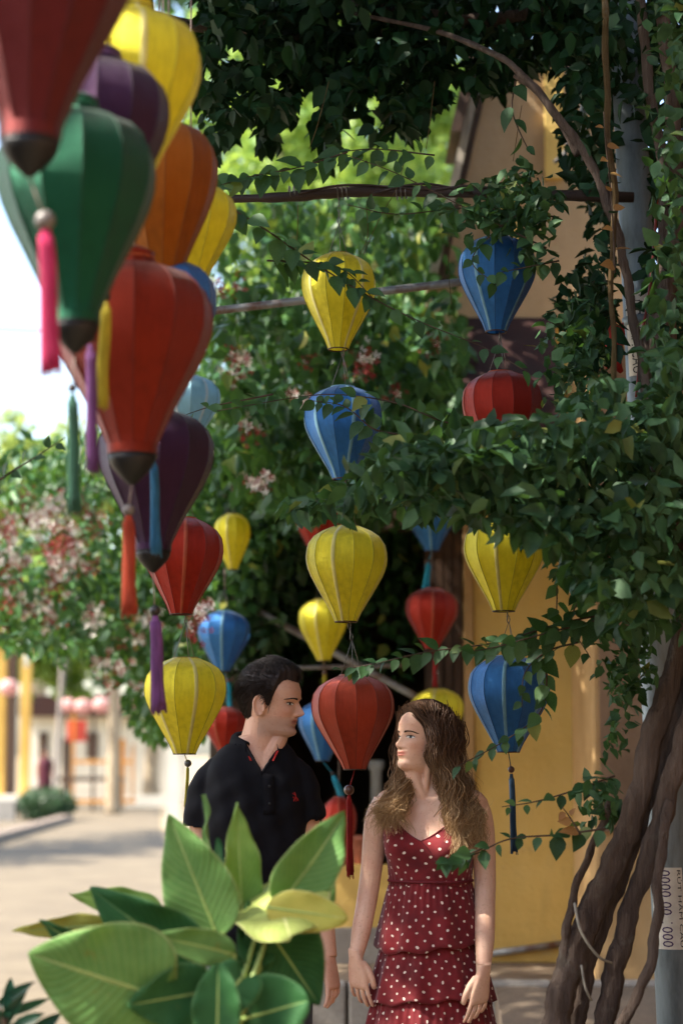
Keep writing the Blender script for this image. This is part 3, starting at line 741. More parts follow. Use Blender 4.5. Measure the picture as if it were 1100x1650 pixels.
def leaf_mesh(name, pos, size, mat_, parent=None, droop=.6, lite=True, face=(0, -1, .3), facew=.6, kind='stuff', frames=None):
    n = len(pos); LV, LF = (LITE_V, LITE_F) if lite else (LEAF_V, LEAF_F)
    fr = frames if frames is not None else rand_frames(n, droop, face, facew)
    s = np.broadcast_to(np.asarray(size), (n,))
    LVn = np.repeat(LV[None], n, 0) * np.stack([rng.uniform(.7, 1.15, n), np.ones(n), rng.uniform(-1.2, 3.4, n)], 1)[:, None, :]   # every leaf its own width and curl
    V = np.einsum('nij,nkj->nki', fr, LVn) * s[:, None, None] + np.asarray(pos)[:, None, :]
    k = len(LV); V = V.reshape(-1, 3) - np.array(parent_loc(parent))
    tri = []
    for f in LF:
        for i in range(1, len(f)-1): tri.append((f[0], f[i], f[i+1]))
    tri = np.array(tri); T = (tri[None] + (np.arange(n)*k)[:, None, None]).reshape(-1, 3)
    me = bpy.data.meshes.new(name)
    me.vertices.add(len(V)); me.vertices.foreach_set('co', V.astype(np.float32).ravel())
    me.loops.add(T.size); me.loops.foreach_set('vertex_index', T.astype(np.int32).ravel())
    me.polygons.add(len(T)); me.polygons.foreach_set('loop_start', np.arange(0, T.size, 3, dtype=np.int32)); me.polygons.foreach_set('loop_total', np.full(len(T), 3, dtype=np.int32))
    me.polygons.foreach_set('use_smooth', np.ones(len(T), dtype=bool))
    me.materials.append(mat_); me.update(calc_edges=True)
    o = bpy.data.objects.new(name, me); link(o, parent)
    if kind: o['kind'] = kind
    return o
def leaf_data(m):
    k = ('leafdata', m.name)
    if k not in _mc:
        me = bpy.data.meshes.new('leaf'); me.from_pydata(LEAF_V.tolist(), [], LEAF_F); me.polygons.foreach_set('use_smooth', [True]*len(LEAF_F)); me.materials.append(m); me.update(); _mc[k] = me
    return _mc[k]
def leaf_obj(pos, frame, size, m, parent):
    o = bpy.data.objects.new('leaf', leaf_data(m)); link(o, parent)
    M3 = Matrix([list(r) for r in frame]); mw = M3.to_4x4(); 
    o.location = Vector(pos) - parent_loc(parent); o.rotation_euler = M3.to_euler(); o.scale = (size,)*3
    return o
def in_poly(px, py, poly):
    n = len(poly); c = np.zeros(len(px), bool); j = n-1
    for i in range(n):
        xi, yi = poly[i]; xj, yj = poly[j]
        if yi != yj:
            c ^= ((yi > py) != (yj > py)) & (px < (xj-xi)*(py-yi)/(yj-yi)+xi)
        j = i
    return c
def poly_points(poly, n, y0, y1, clump=0, cs=40):
    """points through the volume behind a photo outline between two distances, optionally gathered in clumps"""
    P = np.array(poly, float); lo = P.min(0); hi = P.max(0); out = []
    cen = None
    if clump:
        cc = []
        while len(cc) < clump:
            q = rng.uniform(lo, hi, (400, 2)); cc.extend(q[in_poly(q[:, 0], q[:, 1], poly)].tolist())
        cen = np.array(cc[:clump]); cd = rng.uniform(y0, y1, clump)
    px = []; py = []; yy = []
    while len(px) < n:
        if clump:
            i = rng.integers(0, clump, 2000); q = cen[i] + rng.normal(size=(2000, 2))*cs; d = cd[i] + rng.normal(size=2000)*(y1-y0)*.12
        else:
            q = rng.uniform(lo, hi, (2000, 2)); d = rng.uniform(y0, y1, 2000)
        k = in_poly(q[:, 0], q[:, 1], poly); px.extend(q[k, 0]); py.extend(q[k, 1]); yy.extend(d[k])
    return np.array([W(a, b, c)[:] for a, b, c in zip(px[:n], py[:n], yy[:n])])
def shoot(parent, pts, size, m=None, n=None, Y=None, stem_r=.0022, nm='shoot', hang=.75, gap=None, bare=0.):
    """a leafy shoot: a twig and alternating leaves, each leaf its own piece"""
    m = m or L_vine
    P = smooth_path([W(x, y, d) for x, y, d in pts], 8)
    e = MB(); e.tube(P, lerp_radii([stem_r*1.5, stem_r, stem_r*.6], len(P)), 5)
    so = e.build(nm, M_twig, parent)
    L = sum((P[i+1]-P[i]).length for i in range(len(P)-1)); n = n or int(L/(gap or size*.42))
    cum = [0]
    for i in range(len(P)-1): cum.append(cum[-1] + (P[i+1]-P[i]).length)
    for k in range(n):
        t = (bare + (1-bare)*(k+random.random()*.6)/n)*L; i = max(j for j in range(len(cum)) if cum[j] <= t + 1e-9); i = min(i, len(P)-2)
        p = P[i].lerp(P[i+1], (t-cum[i])/max(1e-6, cum[i+1]-cum[i])); d = (P[i+1]-P[i]).normalized()
        side = d.cross(Vector((0, -1, 0))); side.normalize(); s = 1 if k % 2 else -1
        ld = d*random.uniform(.25, .9) + side*s*random.uniform(.3, 1.0) + Vector((random.uniform(-.3, .3), random.uniform(-.7, .4), -hang*random.uniform(.3, 1.3)))
        ld.normalize()
        nn = Vector((random.uniform(-.6, .6), -random.uniform(.2, 1.2), random.uniform(.2, 1.1))); nn = nn - ld*nn.dot(ld); nn.normalize(); x = ld.cross(nn)
        fr = Matrix((x, ld, nn)).transposed(); sz = size*random.uniform(.6, 1.15)*(1 - .35*(k/n))
        leaf_obj(p + ld*.004, fr, sz, m, so)
    return so

# ---- climbing vine with twisted woody stems, right
vine = tag(empty('climbing_vine', (W(900, 1650, 6.0).x, 6.0, 0)), 'dark leafy climbing vine with thick twisted woody stems beside the stickered pole', 'vine')
def stem(pts, radii, Y=None, nm='stem', seg=12, m=None, wob=.003):
    P = smooth_path([W(x, y, d) for x, y, d in pts], 12)
    P = [p + Vector((math.sin(i*.5+p.x*9)*wob, math.cos(i*.4)*wob, 0)) for i, p in enumerate(P)]
    rr = lerp_radii(radii, len(P)); rr = [r*(1+.06*math.sin(i*.9)+.04*math.sin(i*1.9)) for i, r in enumerate(rr)]
    seg = 22; e = MB(); e.tube(P, [r*.86 for r in rr], seg, squash=.85)
    out = []                                                     # ridged, knotted bark: push vertices in and out along twisted ridges
    for i, p in enumerate(P):
        for k in range(seg):
            v_ = Vector(e.v[i*seg+k]); d = v_ - p; a = 2*math.pi*k/seg
            out.append(p + d*(1 + .08*math.sin(a*3 + i*.10) + .06*math.sin(a*7 - i*.12 + 1) + .03*math.sin(i*1.3 + a*2) + .03*math.sin(a*11 + i*.2)))
    e.v[:len(out)] = out
    return e.build(nm, m or M_bark, vine)
def gp(px, Y): q = W(px, 1650, Y); return q.x
# each runs from the ground up
def down(px, py, Y, gx):   # extra points below the frame to the ground
    return [(gx, 2600, Y), (px, py, Y)]
YV = 5.6
zb = HORIZON + F*CAM_H/YV
stem([(872, zb+10, YV), (888, 1720, YV), (906, 1600, YV), (932, 1517, YV), (958, 1450, YV), (997, 1370, YV), (1026, 1290, YV), (1055, 1175, YV), (1085, 1085, YV), (1108, 960, YV), (1120, 800, YV), (1120, 600, YV)], [.052, .046, .043, .042, .041, .037, .037, .038, .036, .034, .03, .03])
stem([(908, zb+10, YV+.05), (922, 1720, YV+.05), (934, 1620, YV+.06), (950, 1540, YV+.06), (985, 1450, YV+.06), (1014, 1375, YV+.05), (1048, 1275, YV+.03), (1085, 1170, YV), (1120, 1060, YV+.02), (1140, 930, YV)], [.036, .031, .029, .026, .024, .024, .024, .026, .026, .025])
stem([(950, zb+10, YV+.02), (966, 1720, YV), (980, 1620, YV), (995, 1540, YV), (1022, 1440, YV), (1058, 1340, YV-.02), (1086, 1240, YV-.04), (1118, 1130, YV-.05), (1150, 900, YV)], [.040, .034, .033, .033, .030, .032, .033, .034, .03])
stem([(912, 1600, YV), (908, 1540, YV-.01), (914, 1490, YV-.02), (930, 1420, YV), (960, 1350, YV+.02), (985, 1290, YV+.05)], [.02, .016, .014, .012, .012, .012])
stem([(990, 1680, YV-.1), (1015, 1625, YV-.12), (1045, 1560, YV-.13), (1058, 1480, YV-.12), (1060, 1400, YV-.1), (1078, 1290, YV-.05)], [.018, .017, .016, .016, .016, .016])
stem([(1110, 1000, 5.9), (1085, 760, 5.9), (1060, 600, 5.9), (1072, 470, 5.9), (1090, 330, 5.9), (1080, 150, 5.9), (1060, -60, 5.9)], [.035, .032, .03, .028, .026, .025, .022])
stem([(1090, 900, 6.0), (1040, 640, 6.0), (1050, 520, 6.0), (1066, 420, 6.0), (1068, 280, 6.0), (1040, 100, 6.0), (1030, -60, 6.0)], [.024, .022, .022, .02, .02, .018, .016])
stem([(1080, 640, 6.05), (1078, 520, 6.05), (1092, 420, 6.05), (1104, 300, 6.05), (1110, 100, 6.05)], [.022, .022, .02, .02, .018])
stem([(993, 690, 5.8), (988, 560, 5.8), (984, 430, 5.8), (990, 330, 5.8), (978, 200, 5.8), (975, 60, 5.8), (970, -60, 5.8)], [.008, .009, .009, .010, .011, .011, .010], m=M_tanstem)
stem([(1100, 900, 5.75), (1060, 720, 5.8), (1035, 590, 5.85), (1012, 470, 5.85), (1000, 400, 5.85), (975, 320, 5.85), (950, 260, 5.85), (900, 190, 5.85), (850, 130, 5.9), (800, 90, 6.0), (700, 50, 6.3), (560, 20, 6.6)], [.016, .016, .016, .015, .015, .016, .016, .015, .014, .012, .011, .010, .008])
stem([(930, 250, 5.9), (880, 165, 5.95), (830, 122, 6.0)], [.012, .010, .008])
# pale rope tying the stems
e = MB(); e.tube(smooth_path([W(925, 1455, 5.5), W(935, 1500, 5.46), W(962, 1540, 5.47), W(985, 1552, 5.52)], 6), .004, 6)
e.tube(smooth_path([W(936, 1555, 5.5), W(942, 1590, 5.48), W(952, 1612, 5.5)], 5), .0035, 6); e.build('rope', mat('pale_rope', '#8a8578', .8, .15, 30, .4), vine)

# leaf masses
def project(P):
    d = P - np.array((0, 0, CAM_H)); f_ = d[:, 1]*cT + d[:, 2]*sT; u = d[:, 2]*cT - d[:, 1]*sT
    return 550 + F*d[:, 0]/f_, 825 - F*u/f_
def clear_pole(P):      # the stems and pole keep the leaves off their own line
    x, y = project(P); xp = np.interp(y, [0, 180, 500, 620, 700], [1002, 1010, 1014, 1018, 1020]); k = (np.abs(x-xp) > 24 + 5*rng.random(len(P))) | (y < 165) | (y > 610)
    return P[k]
def sprays(poly, ns, n, y0, y1):
    """leaf positions strung along many thin, nearly level, slightly drooping shoots that run out to the left"""
    px = []; py = []; yy = []; P = np.array(poly, float); lo, hi = P.min(0), P.max(0)
    while len(px) < n:
        for _ in range(ns):
            x0 = rng.uniform(560, hi[0]); y0_ = rng.uniform(lo[1], hi[1]); L = rng.uniform(120, 330); sl = rng.normal(.06, .10); d = rng.uniform(y0, y1); k = int(L/7)
            t = np.sort(rng.random(k)); xs = x0 - t*L; ys = y0_ + sl*t*L + 18*t*t + rng.normal(size=k)*5; ok = in_poly(xs, ys, poly)
            px.extend(xs[ok]); py.extend(ys[ok]); yy.extend(d + rng.normal(size=ok.sum())*.03)
    return np.array([W(a, b, c)[:] for a, b, c in zip(px[:n], py[:n], yy[:n])])
def dense(*a):
    return poly_points(*a)
massA = [(455, 812), (500, 790), (575, 770), (620, 715), (690, 690), (780, 688), (880, 672), (960, 610), (1100, 560), (1120, 1010), (1000, 1010), (930, 950), (890, 880), (840, 852), (760, 832), (700, 828), (620, 816), (520, 836)]
PB = clear_pole(sprays(massA, 80, 2100, 5.0, 5.8))
leaf_mesh('foliage', PB, rng.uniform(.045, .085, len(PB)), L_vine, vine, .5)
core = [(700, 760), (800, 720), (920, 700), (1110, 620), (1110, 960), (990, 960), (930, 850), (760, 800)]
PB = clear_pole(dense(core, 1150, 5.4, 6.1, 70, 34))
leaf_mesh('foliage', PB, rng.uniform(.045, .08, len(PB)), L_vine, vine, .5)
massB = [(905, -60), (1130, -60), (1130, 640), (1030, 660), (1000, 560), (940, 600), (890, 520), (900, 440), (960, 400), (930, 300), (900, 250)]
PB = clear_pole(poly_points(massB, 3400, 6.0, 7.4, 190, 36))
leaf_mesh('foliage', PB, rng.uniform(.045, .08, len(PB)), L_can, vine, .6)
massB2 = [(1035, -40), (1130, -40), (1130, 1050), (1060, 1010), (1020, 700), (1050, 350)]
PB = clear_pole(poly_points(massB2, 750, 5.3, 5.8, 70, 30))
leaf_mesh('foliage', PB, rng.uniform(.04, .07, len(PB)), L_vine, vine, .6)
massD = [(862, 560), (885, 470), (960, 480), (1000, 640), (940, 690), (880, 650)]
leaf_mesh('foliage', poly_points(massD, 330, 5.8, 6.1, 40, 26), rng.uniform(.03, .06, 330), L_vine, vine, .5)
massE = [(690, 330), (760, 290), (840, 250), (900, 300), (900, 420), (860, 440), (800, 370), (720, 400)]
leaf_mesh('foliage', poly_points(massE, 300, 5.9, 6.2, 34, 22), rng.uniform(.035, .065, 300), L_vine, vine, .6)
massF = [(970, 1000), (1040, 1000), (1060, 1080), (1010, 1200), (985, 1330), (930, 1330), (945, 1260), (980, 1180), (950, 1110)]
leaf_mesh('foliage', poly_points(massF, 260, 5.45, 5.75, 26, 18), rng.uniform(.03, .055, 260), L_vine, vine, .6)
# shoots with single leaves
def S(pts, size=.055, **k):
    if 'gap' in k: k['gap'] *= .9
    return shoot(vine, pts, size*1.3, **k)
S([(1000, 985, 5.6), (900, 1005, 5.6), (800, 1035, 5.65), (690, 1050, 5.7), (610, 1068, 5.75), (548, 1080, 5.8)], .062, gap=.02)
S([(960, 1000, 5.55), (880, 1020, 5.55), (800, 1042, 5.6), (755, 1050, 5.6)], .06, gap=.022)
S([(930, 1035, 5.6), (880, 1050, 5.6), (845, 1085, 5.6), (840, 1140, 5.6)], .05)
S([(870, 1060, 5.7), (880, 1095, 5.7), (868, 1150, 5.7), (810, 1195, 5.7), (735, 1236, 5.7)], .05, gap=.026)
S([(990, 1250, 5.5), (920, 1275, 5.5), (860, 1292, 5.5), (808, 1300, 5.5)], .045)
S([(975, 1335, 5.45), (900, 1345, 5.45), (820, 1352, 5.45), (760, 1378, 5.45), (700, 1388, 5.45)], .05)
S([(780, 1365, 5.45), (745, 1380, 5.43), (705, 1392, 5.42)], .05, gap=.015)
S([(930, 860, 5.6), (900, 920, 5.6), (895, 990, 5.6), (880, 1030, 5.6)], .055)
S([(990, 880, 5.6), (950, 940, 5.6), (920, 1000, 5.6), (950, 1060, 5.6)], .055)
S([(880, 400, 6.0), (820, 370, 6.0), (740, 330, 6.0), (640, 280, 6.05), (560, 250, 6.1)], .055)
S([(330, 310, 5.7), (420, 365, 5.75), (500, 420, 5.9), (590, 475, 5.95), (680, 520, 5.95), (780, 560, 5.95), (850, 600, 5.9)], .058, gap=.04)
S([(430, 420, 5.9), (520, 425, 5.95), (560, 440, 5.95), (600, 480, 5.95)], .062, gap=.02)
S([(900, 690, 5.9), (740, 685, 5.95), (640, 650, 5.95), (550, 636, 5.95), (480, 640, 5.95), (350, 662, 5.8)], .052, gap=.04)
S([(640, 700, 5.95), (600, 690, 5.95), (555, 655, 5.95), (500, 645, 5.95)], .058, gap=.02)
S([(860, 330, 6.0), (800, 370, 6.0), (760, 420, 6.0), (800, 460, 6.0)], .055, gap=.025)
S([(900, 420, 6.0), (850, 430, 6.0), (800, 440, 6.0)], .055, gap=.024)
S([(700, 720, 5.7), (600, 770, 5.75), (520, 800, 5.8), (462, 815, 5.8)], .06, gap=.02)
S([(830, 130, 6.0), (825, 180, 6.0), (850, 240, 6.0), (860, 250, 6.0)], .062, gap=.05)
S([(560, 245, 6.1), (480, 270, 6.1), (400, 285, 6.0), (350, 300, 5.9)], .07, gap=.022)
S([(700, 250, 6.2), (600, 240, 6.2), (520, 250, 6.2)], .06, gap=.03)
S([(900, 350, 6.1), (760, 335, 6.1), (640, 345, 6.1), (560, 330, 6.1)], .055, gap=.03)

# ---- overhead canopy: the same kind of vine grown over the lane, shading everything below
can = tag(empty('overhead_vine', W(620, 60, 7.0)), 'dense dark leaf canopy over the lane with heart shaped leaves hanging from it', 'vine')
e = MB(); e.tube(smooth_path([W(1050, -40, 6.6), W(800, 30, 6.7), W(560, 10, 6.8), W(300, 40, 6.8), W(-100, -100, 6.6), W(-900, -300, 6.4)], 8), .022, 8); e.build('branch', M_bark, can)
e = MB(); e.tube(smooth_path([W(800, 40, 6.9), W(520, 60, 7.0), W(400, 50, 7.0), W(370, 20, 7.0), W(340, -60, 7.0)], 8), .012, 8); e.build('branch', M_bark, can)
top = [(325, -60), (1000, -60), (960, 60), (850, 110), (800, 150), (730, 120), (690, 205), (610, 225), (565, 150), (525, 265), (500, 180), (455, 190), (425, 250), (390, 190), (340, 275), (318, 140)]
holes = [(372, 70, 28), (610, 45, 20), (380, 150, 20), (560, 85, 20), (600, 150, 20), (350, 190, 18), (500, 160, 30), (420, 95, 15), (475, 40, 13), (545, 30, 13), (650, 110, 17), (690, 60, 13), (450, 130, 16), (340, 110, 16), (410, 200, 18), (620, 190, 16), (740, 90, 18), (570, 190, 20), (520, 100, 12)]
def with_holes(P, fn=None):
    return P
pp = poly_points(top, 6200, 6.5, 7.6, 300, 24)
# keep a few gaps where the bright trees behind show through
def drop_holes(P, holes):
    x, y = project(P); k = np.ones(len(P), bool)
    for hx, hy, hr in holes: k &= ((x-hx)**2 + ((y-hy)*.8)**2) > (hr*(.7+.5*rng.random(len(P))))**2
    return P[k]
pp = drop_holes(pp, holes)
order = np.argsort(pp[:, 2]); low = order[:300]; rest = order[300:]
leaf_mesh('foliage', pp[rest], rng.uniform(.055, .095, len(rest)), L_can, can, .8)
fr = rand_frames(300, .9, (0, -1, .2), .7)
for i, j in enumerate(low): leaf_obj(pp[j], fr[i], float(rng.uniform(.05, .085)), L_can, can)
# unseen canopy above and beside the view, thickened to shade the people
def box_leaves(n, lo, hi, clump, cs):
    c = rng.uniform(lo, hi, (clump, 3)); return c[rng.integers(0, clump, n)] + rng.normal(size=(n, 3))*cs
up = box_leaves(18500, (-5.4, 3.3, 4.9), (2.4, 11.4, 6.2), 640, .24)
x_, y_ = project(up); up = up[(y_ < -20) | (x_ < -60)]
up2 = box_leaves(3800, (-4.6, 3.6, 5.0), (-1.2, 9.0, 5.9), 240, .2)  # extra leaves out of view, added to stop sun spots on the people
x_, y_ = project(up2); up = np.concatenate([up, up2[(y_ < -20) | (x_ < -60)]])
up3 = box_leaves(1500, (-1.8, 5.0, 5.2), (.6, 8.0, 6.0), 90, .2); x_, y_ = project(up3); up = np.concatenate([up, up3[y_ < -20]])
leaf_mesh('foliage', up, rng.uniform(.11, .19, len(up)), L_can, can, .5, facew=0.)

# ---- flowering creeper over the porch and garden, Rangoon creeper with white and red blossoms
cr = tag(empty('flowering_creeper', (-1.6, 13, 0)), 'large green creeper bearing clusters of red and white blossoms behind the lanterns', 'creeper')
for pts, rad in [([(430, 1500, 13.5), (420, 1200, 13.5), (395, 950, 13.2), (420, 700, 13), (480, 560, 13)], [.09, .08, .07, .05, .03]), ([(395, 960, 13.2), (300, 860, 13), (200, 800, 13), (90, 790, 13)], [.06, .04, .03, .015]),
                 ([(405, 900, 13.2), (520, 880, 12.6), (640, 900, 12.2)], [.07, .06, .05])]:
    P = smooth_path([W(*p) for p in pts], 7); 
    if rad[0] == .09: P[0].z = 0
    e = MB(); e.tube(P, lerp_radii(rad, len(P)), 10); e.build('trunk' if rad[0] == .09 else 'limb', M_bark, cr)
cm1 = [(-40, 735), (60, 705), (130, 700), (230, 640), (330, 600), (345, 500), (480, 470), (600, 480), (740, 450), (760, 560), (740, 720), (640, 800), (540, 830), (470, 850), (440, 960), (410, 1010), (330, 1010), (330, 1120), (250, 1210), (215, 1180), (190, 1080), (120, 1075), (60, 1050), (-40, 1040)]
P = poly_points(cm1, 10500, 11.4, 14.0, 360, 26)
leaf_mesh('foliage', P, rng.uniform(.06, .115, len(P)), L_creep, cr, .6)
cm2 = [(330, 500), (740, 455), (760, 700), (640, 800), (420, 830), (420, 1000), (330, 1010), (320, 1110), (260, 1150), (255, 950), (200, 820), (240, 640)]
P = poly_points(cm2, 5200, 12.4, 14.4, 200, 30)
leaf_mesh('foliage', P, rng.uniform(.07, .12, len(P)), L_creep, cr, .6)
# dark undergrowth behind, below the canopy of the creeper
cm3 = [(330, 820), (480, 820), (600, 860), (600, 960), (480, 1100), (330, 1200), (300, 1100)]
P = poly_points(cm3, 3200, 10.8, 12.4, 150, 30)
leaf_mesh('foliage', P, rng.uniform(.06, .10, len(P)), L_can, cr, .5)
cm4 = [(300, 700), (420, 690), (560, 730), (700, 730), (740, 790), (650, 850), (560, 845), (470, 870), (430, 960), (400, 1000), (345, 1040), (335, 1180), (300, 1200), (270, 1160), (290, 1000)]
P = poly_points(cm4, 2300, 9.9, 10.45, 120, 24)
leaf_mesh('foliage', P, rng.uniform(.05, .10, len(P)), L_creep, cr, .7)
cm5 = [(330, 480), (450, 440), (600, 470), (735, 470), (750, 560), (740, 700), (640, 790), (520, 830), (420, 840), (340, 740)]
P = poly_points(cm5, 2900, 8.9, 10.3, 170, 24)
leaf_mesh('foliage', P, rng.uniform(.07, .125, len(P)), L_creep, cr, .8)
cm6 = [(335, 330), (480, 300), (640, 320), (735, 330), (740, 480), (335, 500)]
P = poly_points(cm6, 800, 9.6, 11.2, 70, 22)
leaf_mesh('foliage', P, rng.uniform(.07, .12, len(P)), L_creep, cr, .8)
cm7 = [(330, 830), (560, 830), (540, 880), (470, 930), (460, 1010), (440, 1090), (340, 1150)]
P = poly_points(cm7, 900, 10.1, 10.48, 50, 22)
leaf_mesh('foliage', P, rng.uniform(.06, .11, len(P)), L_hedge, cr, .8)
cm8 = [(470, 830), (690, 830), (680, 1100), (480, 1100)]
P = poly_points(cm8, 700, 10.72, 11.2, 40, 24)
leaf_mesh('foliage', P, rng.uniform(.06, .11, len(P)), L_creep, cr, .8)
# blossoms: one shared cluster of star florets in each colour mix
M_fw = mat('blossom_white', '#efe8de', .7, .08, 30, .1); M_fr = mat('blossom_red', '#961c26', .7, .2, 30, .1); M_fp = mat('blossom_pink', '#a8404a', .7, .15, 30, .1)
def blossom_mesh(seed, nw, nr):
    rs = np.random.default_rng(seed); b = MB()
    for i in range(nw+nr):
        c = Vector(rs.normal(size=3)*(.027, .02, .027)); white = i < nw; mi = 0 if white else (1 if rs.random() < .75 else 2)
        nrm = Vector((rs.normal()*.5, -1, rs.normal()*.5)).normalized(); a = nrm.cross(Vector((0, 0, 1))).normalized(); q = nrm.cross(a); r = .021 if white else .014
        vs = [c - nrm*.004]; fs = []
        for k in range(5):
            t = 2*math.pi*k/5 + rs.random()*.2
            for dt, rr in ((-.32, .62), (0, 1.0), (.32, .62)): vs.append(c + (a*math.cos(t+dt) + q*math.sin(t+dt))*r*rr + nrm*.006*(rr > .9))
            fs.append((0, 1+k*3, 2+k*3, 3+k*3))
        b.add(vs, fs, mi)
    me = bpy.data.meshes.new('blossom'); me.from_pydata(b.v, [], b.f)
    for m_ in (M_fw, M_fr, M_fp): me.materials.append(m_)
    me.polygons.foreach_set('material_index', b.m); me.update(); return me
BL = [blossom_mesh(1, 6, 6), blossom_mesh(2, 1, 13), blossom_mesh(3, 0, 14), blossom_mesh(4, 7, 1)]
def blossoms(parent, pts, ydep, jitter, scale=1.):
    for (px, py, k) in pts:
        for _ in range(k):
            o = bpy.data.objects.new('blossom_cluster', BL[random.randrange(4)]); link(o, parent); o['kind'] = 'stuff'
            p = W(px + random.gauss(0, jitter), py + random.gauss(0, jitter*.8), ydep + random.uniform(-.25, .25))
            o.location = p - parent_loc(parent); o.rotation_euler = (random.uniform(-.4, .4), random.uniform(-3, 3), random.uniform(-.5, .5)); s = random.uniform(.8, 1.5)*scale; o.scale = (s, s, s)
blossoms(cr, [(40, 840, 9), (85, 820, 8), (100, 875, 8), (30, 900, 8), (60, 950, 7), (100, 930, 4), (20, 980, 5), (150, 840, 4), (115, 900, 5), (150, 1000, 4), (210, 1010, 3), (215, 1040, 2), (185, 1070, 4), (175, 1090, 3), (60, 1000, 4), (240, 1000, 2), (55, 870, 6), (75, 905, 5), (20, 850, 5)], 11.3, 22, 1.0)
blossoms(cr, [(372, 580, 3), (380, 600, 2), (412, 770, 3), (415, 785, 2), (585, 575, 2), (490, 578, 1), (350, 465, 2), (392, 470, 2), (400, 690, 2), (225, 630, 1), (590, 590, 2), (330, 985, 3), (300, 1010, 2), (700, 560, 1), (470, 640, 1), (640, 640, 1)], 8.85, 8, 1.0)

# ---- trees
def tree(name, label, base, trunk_pts, trad, crowns, n, m, size, barkm=None, limbs=(), group=None, cat='tree'):
    t = tag(empty(name, base), label, cat, group)
    e = MB(); P = smooth_path(trunk_pts, 7); e.tube(P, lerp_radii(trad, len(P)), 12); e.build('trunk', barkm or M_pale_bark, t)
    for lp, lr in limbs:
        e = MB(); P = smooth_path(lp, 6); e.tube(P, lerp_radii(lr, len(P)), 8); e.build('limb', barkm or M_pale_bark, t)
    pos = []
    tot = sum(c[3] for c in crowns)
    for c, r, sq, wt in crowns:
        k = int(n*wt/tot); nc = max(8, k//45)
        u = rng.normal(size=(nc, 3)); u /= np.linalg.norm(u, axis=1)[:, None]; u *= (rng.random(nc)**.4)[:, None]
        cc = np.array(c) + u*np.array((r, r*sq[0], r*sq[1])); pos.append(cc[rng.integers(0, nc, k)] + rng.normal(size=(k, 3))*r*.12)
    pos = np.concatenate(pos); o = leaf_mesh('crown', pos, rng.uniform(size*.7, size*1.3, len(pos)), m, t, .5)
    return t
# bright tree behind the pole and canopy
c0 = W(540, 300, 24); 
tree('broadleaf_tree', 'sunlit yellow green tree filling the gap behind the dark pole', (c0.x, 24, 0), [Vector((c0.x, 24, -.05)), Vector((c0.x+.1, 24.2, 3)), Vector((c0.x, 24.4, 6.5))], [.22, .18, .1],
     [(W(450, 120, 24), 1.3, (1, .9), 2), (W(600, 220, 24), 1.4, (1, .9), 2), (W(480, 360, 23.5), 1.3, (.9, .8), 2), (W(660, 380, 24), 1.2, (.9, .8), 1.6), (W(560, 480, 23.5), 1.3, (.9, .7), 1.6), (W(380, 250, 24), 1.0, (.9, .9), 1.2), (W(560, -40, 24.5), 1.5, (.9, .9), 1.5), (W(720, 180, 25), 1.0, (.9, .9), 1.2)], 10500, L_sun, .15,
     limbs=[([Vector((c0.x+.1, 24.2, 3)), W(640, 420, 24), W(680, 300, 24.2)], [.1, .06, .03]), ([Vector((c0.x+.1, 24.3, 4)), W(470, 340, 24), W(430, 180, 24)], [.1, .06, .03])])
c1 = W(650, 700, 28)
tree('backdrop_tree', 'dense green tree further back behind the creeper and yellow building', (c1.x, 28, 0), [Vector((c1.x, 28, -.05)), Vector((c1.x, 28.2, 3)), Vector((c1.x+.2, 28.4, 7))], [.25, .2, .1],
     [(W(500, 150, 29), 2.0, (.8, .9), 2), (W(400, 330, 29), 1.6, (.8, .9), 1.5), (W(640, 300, 29), 1.9, (.8, .9), 2), (W(520, 450, 29), 1.8, (.8, .8), 2), (W(720, 60, 29), 1.8, (.8, .9), 1.5), (W(420, 20, 30), 1.8, (.8, .9), 1.5), (W(800, 300, 29), 1.6, (.8, .9), 1.2)], 7500, L_creep, .22)
# pale trees along the lane
YT = ground_Y(1312)
b0 = W(183, 1312, YT)
tree('lane_tree', 'pale trunked tree beside the far stall with sunlit crown', (b0.x, YT, 0), [Vector((b0.x, YT, -.05)), W(184, 1200, YT), W(186, 1090, YT), W(192, 980, YT)], [.22, .17, .16, .12],
     [(W(120, 960, YT), 1.7, (.9, .6), 2), (W(220, 940, YT), 1.9, (.9, .7), 2), (W(60, 1000, YT), 1.3, (.9, .5), 1), (W(160, 1040, YT), 1.1, (.9, .5), 1)], 3600, L_sun, .24)
b1 = W(243, 1285, 60)
tree('lane_tree', 'tan trunked tree standing right of the pale sunlit ground patch', (b1.x, 60, 0), [Vector((b1.x, 60, -.05)), W(244, 1240, 60), W(250, 1150, 60), W(256, 1050, 60)], [.3, .22, .2, .15],
     [(W(270, 1020, 60), 2.2, (.9, .6), 2), (W(320, 1080, 60), 1.6, (.9, .6), 1), (W(220, 1080, 60), 1.2, (.9, .5), 1)], 2200, L_creep, .28)
b2 = W(60, 1290, 80)
tree('distant_tree', 'hazy pale green tree under the white sky beyond the blossoms', (b2.x, 80, 0), [Vector((b2.x, 80, -.05)), W(60, 1100, 80), W(62, 850, 80)], [.5, .4, .25],
     [(W(60, 735, 80), 2.6, (.9, .8), 2), (W(110, 770, 80), 2.4, (.9, .8), 2), (W(10, 790, 80), 2.4, (.9, .8), 2), (W(60, 850, 80), 2.8, (.9, .8), 2), (W(160, 820, 80), 2.6, (.9, .8), 1.5), (W(-20, 900, 80), 2.5, (.9, .8), 1.5), (W(120, 930, 80), 2.8, (.9, .8), 1.5)], 5600, L_far, .42)
b3 = W(10, 1295, 62)
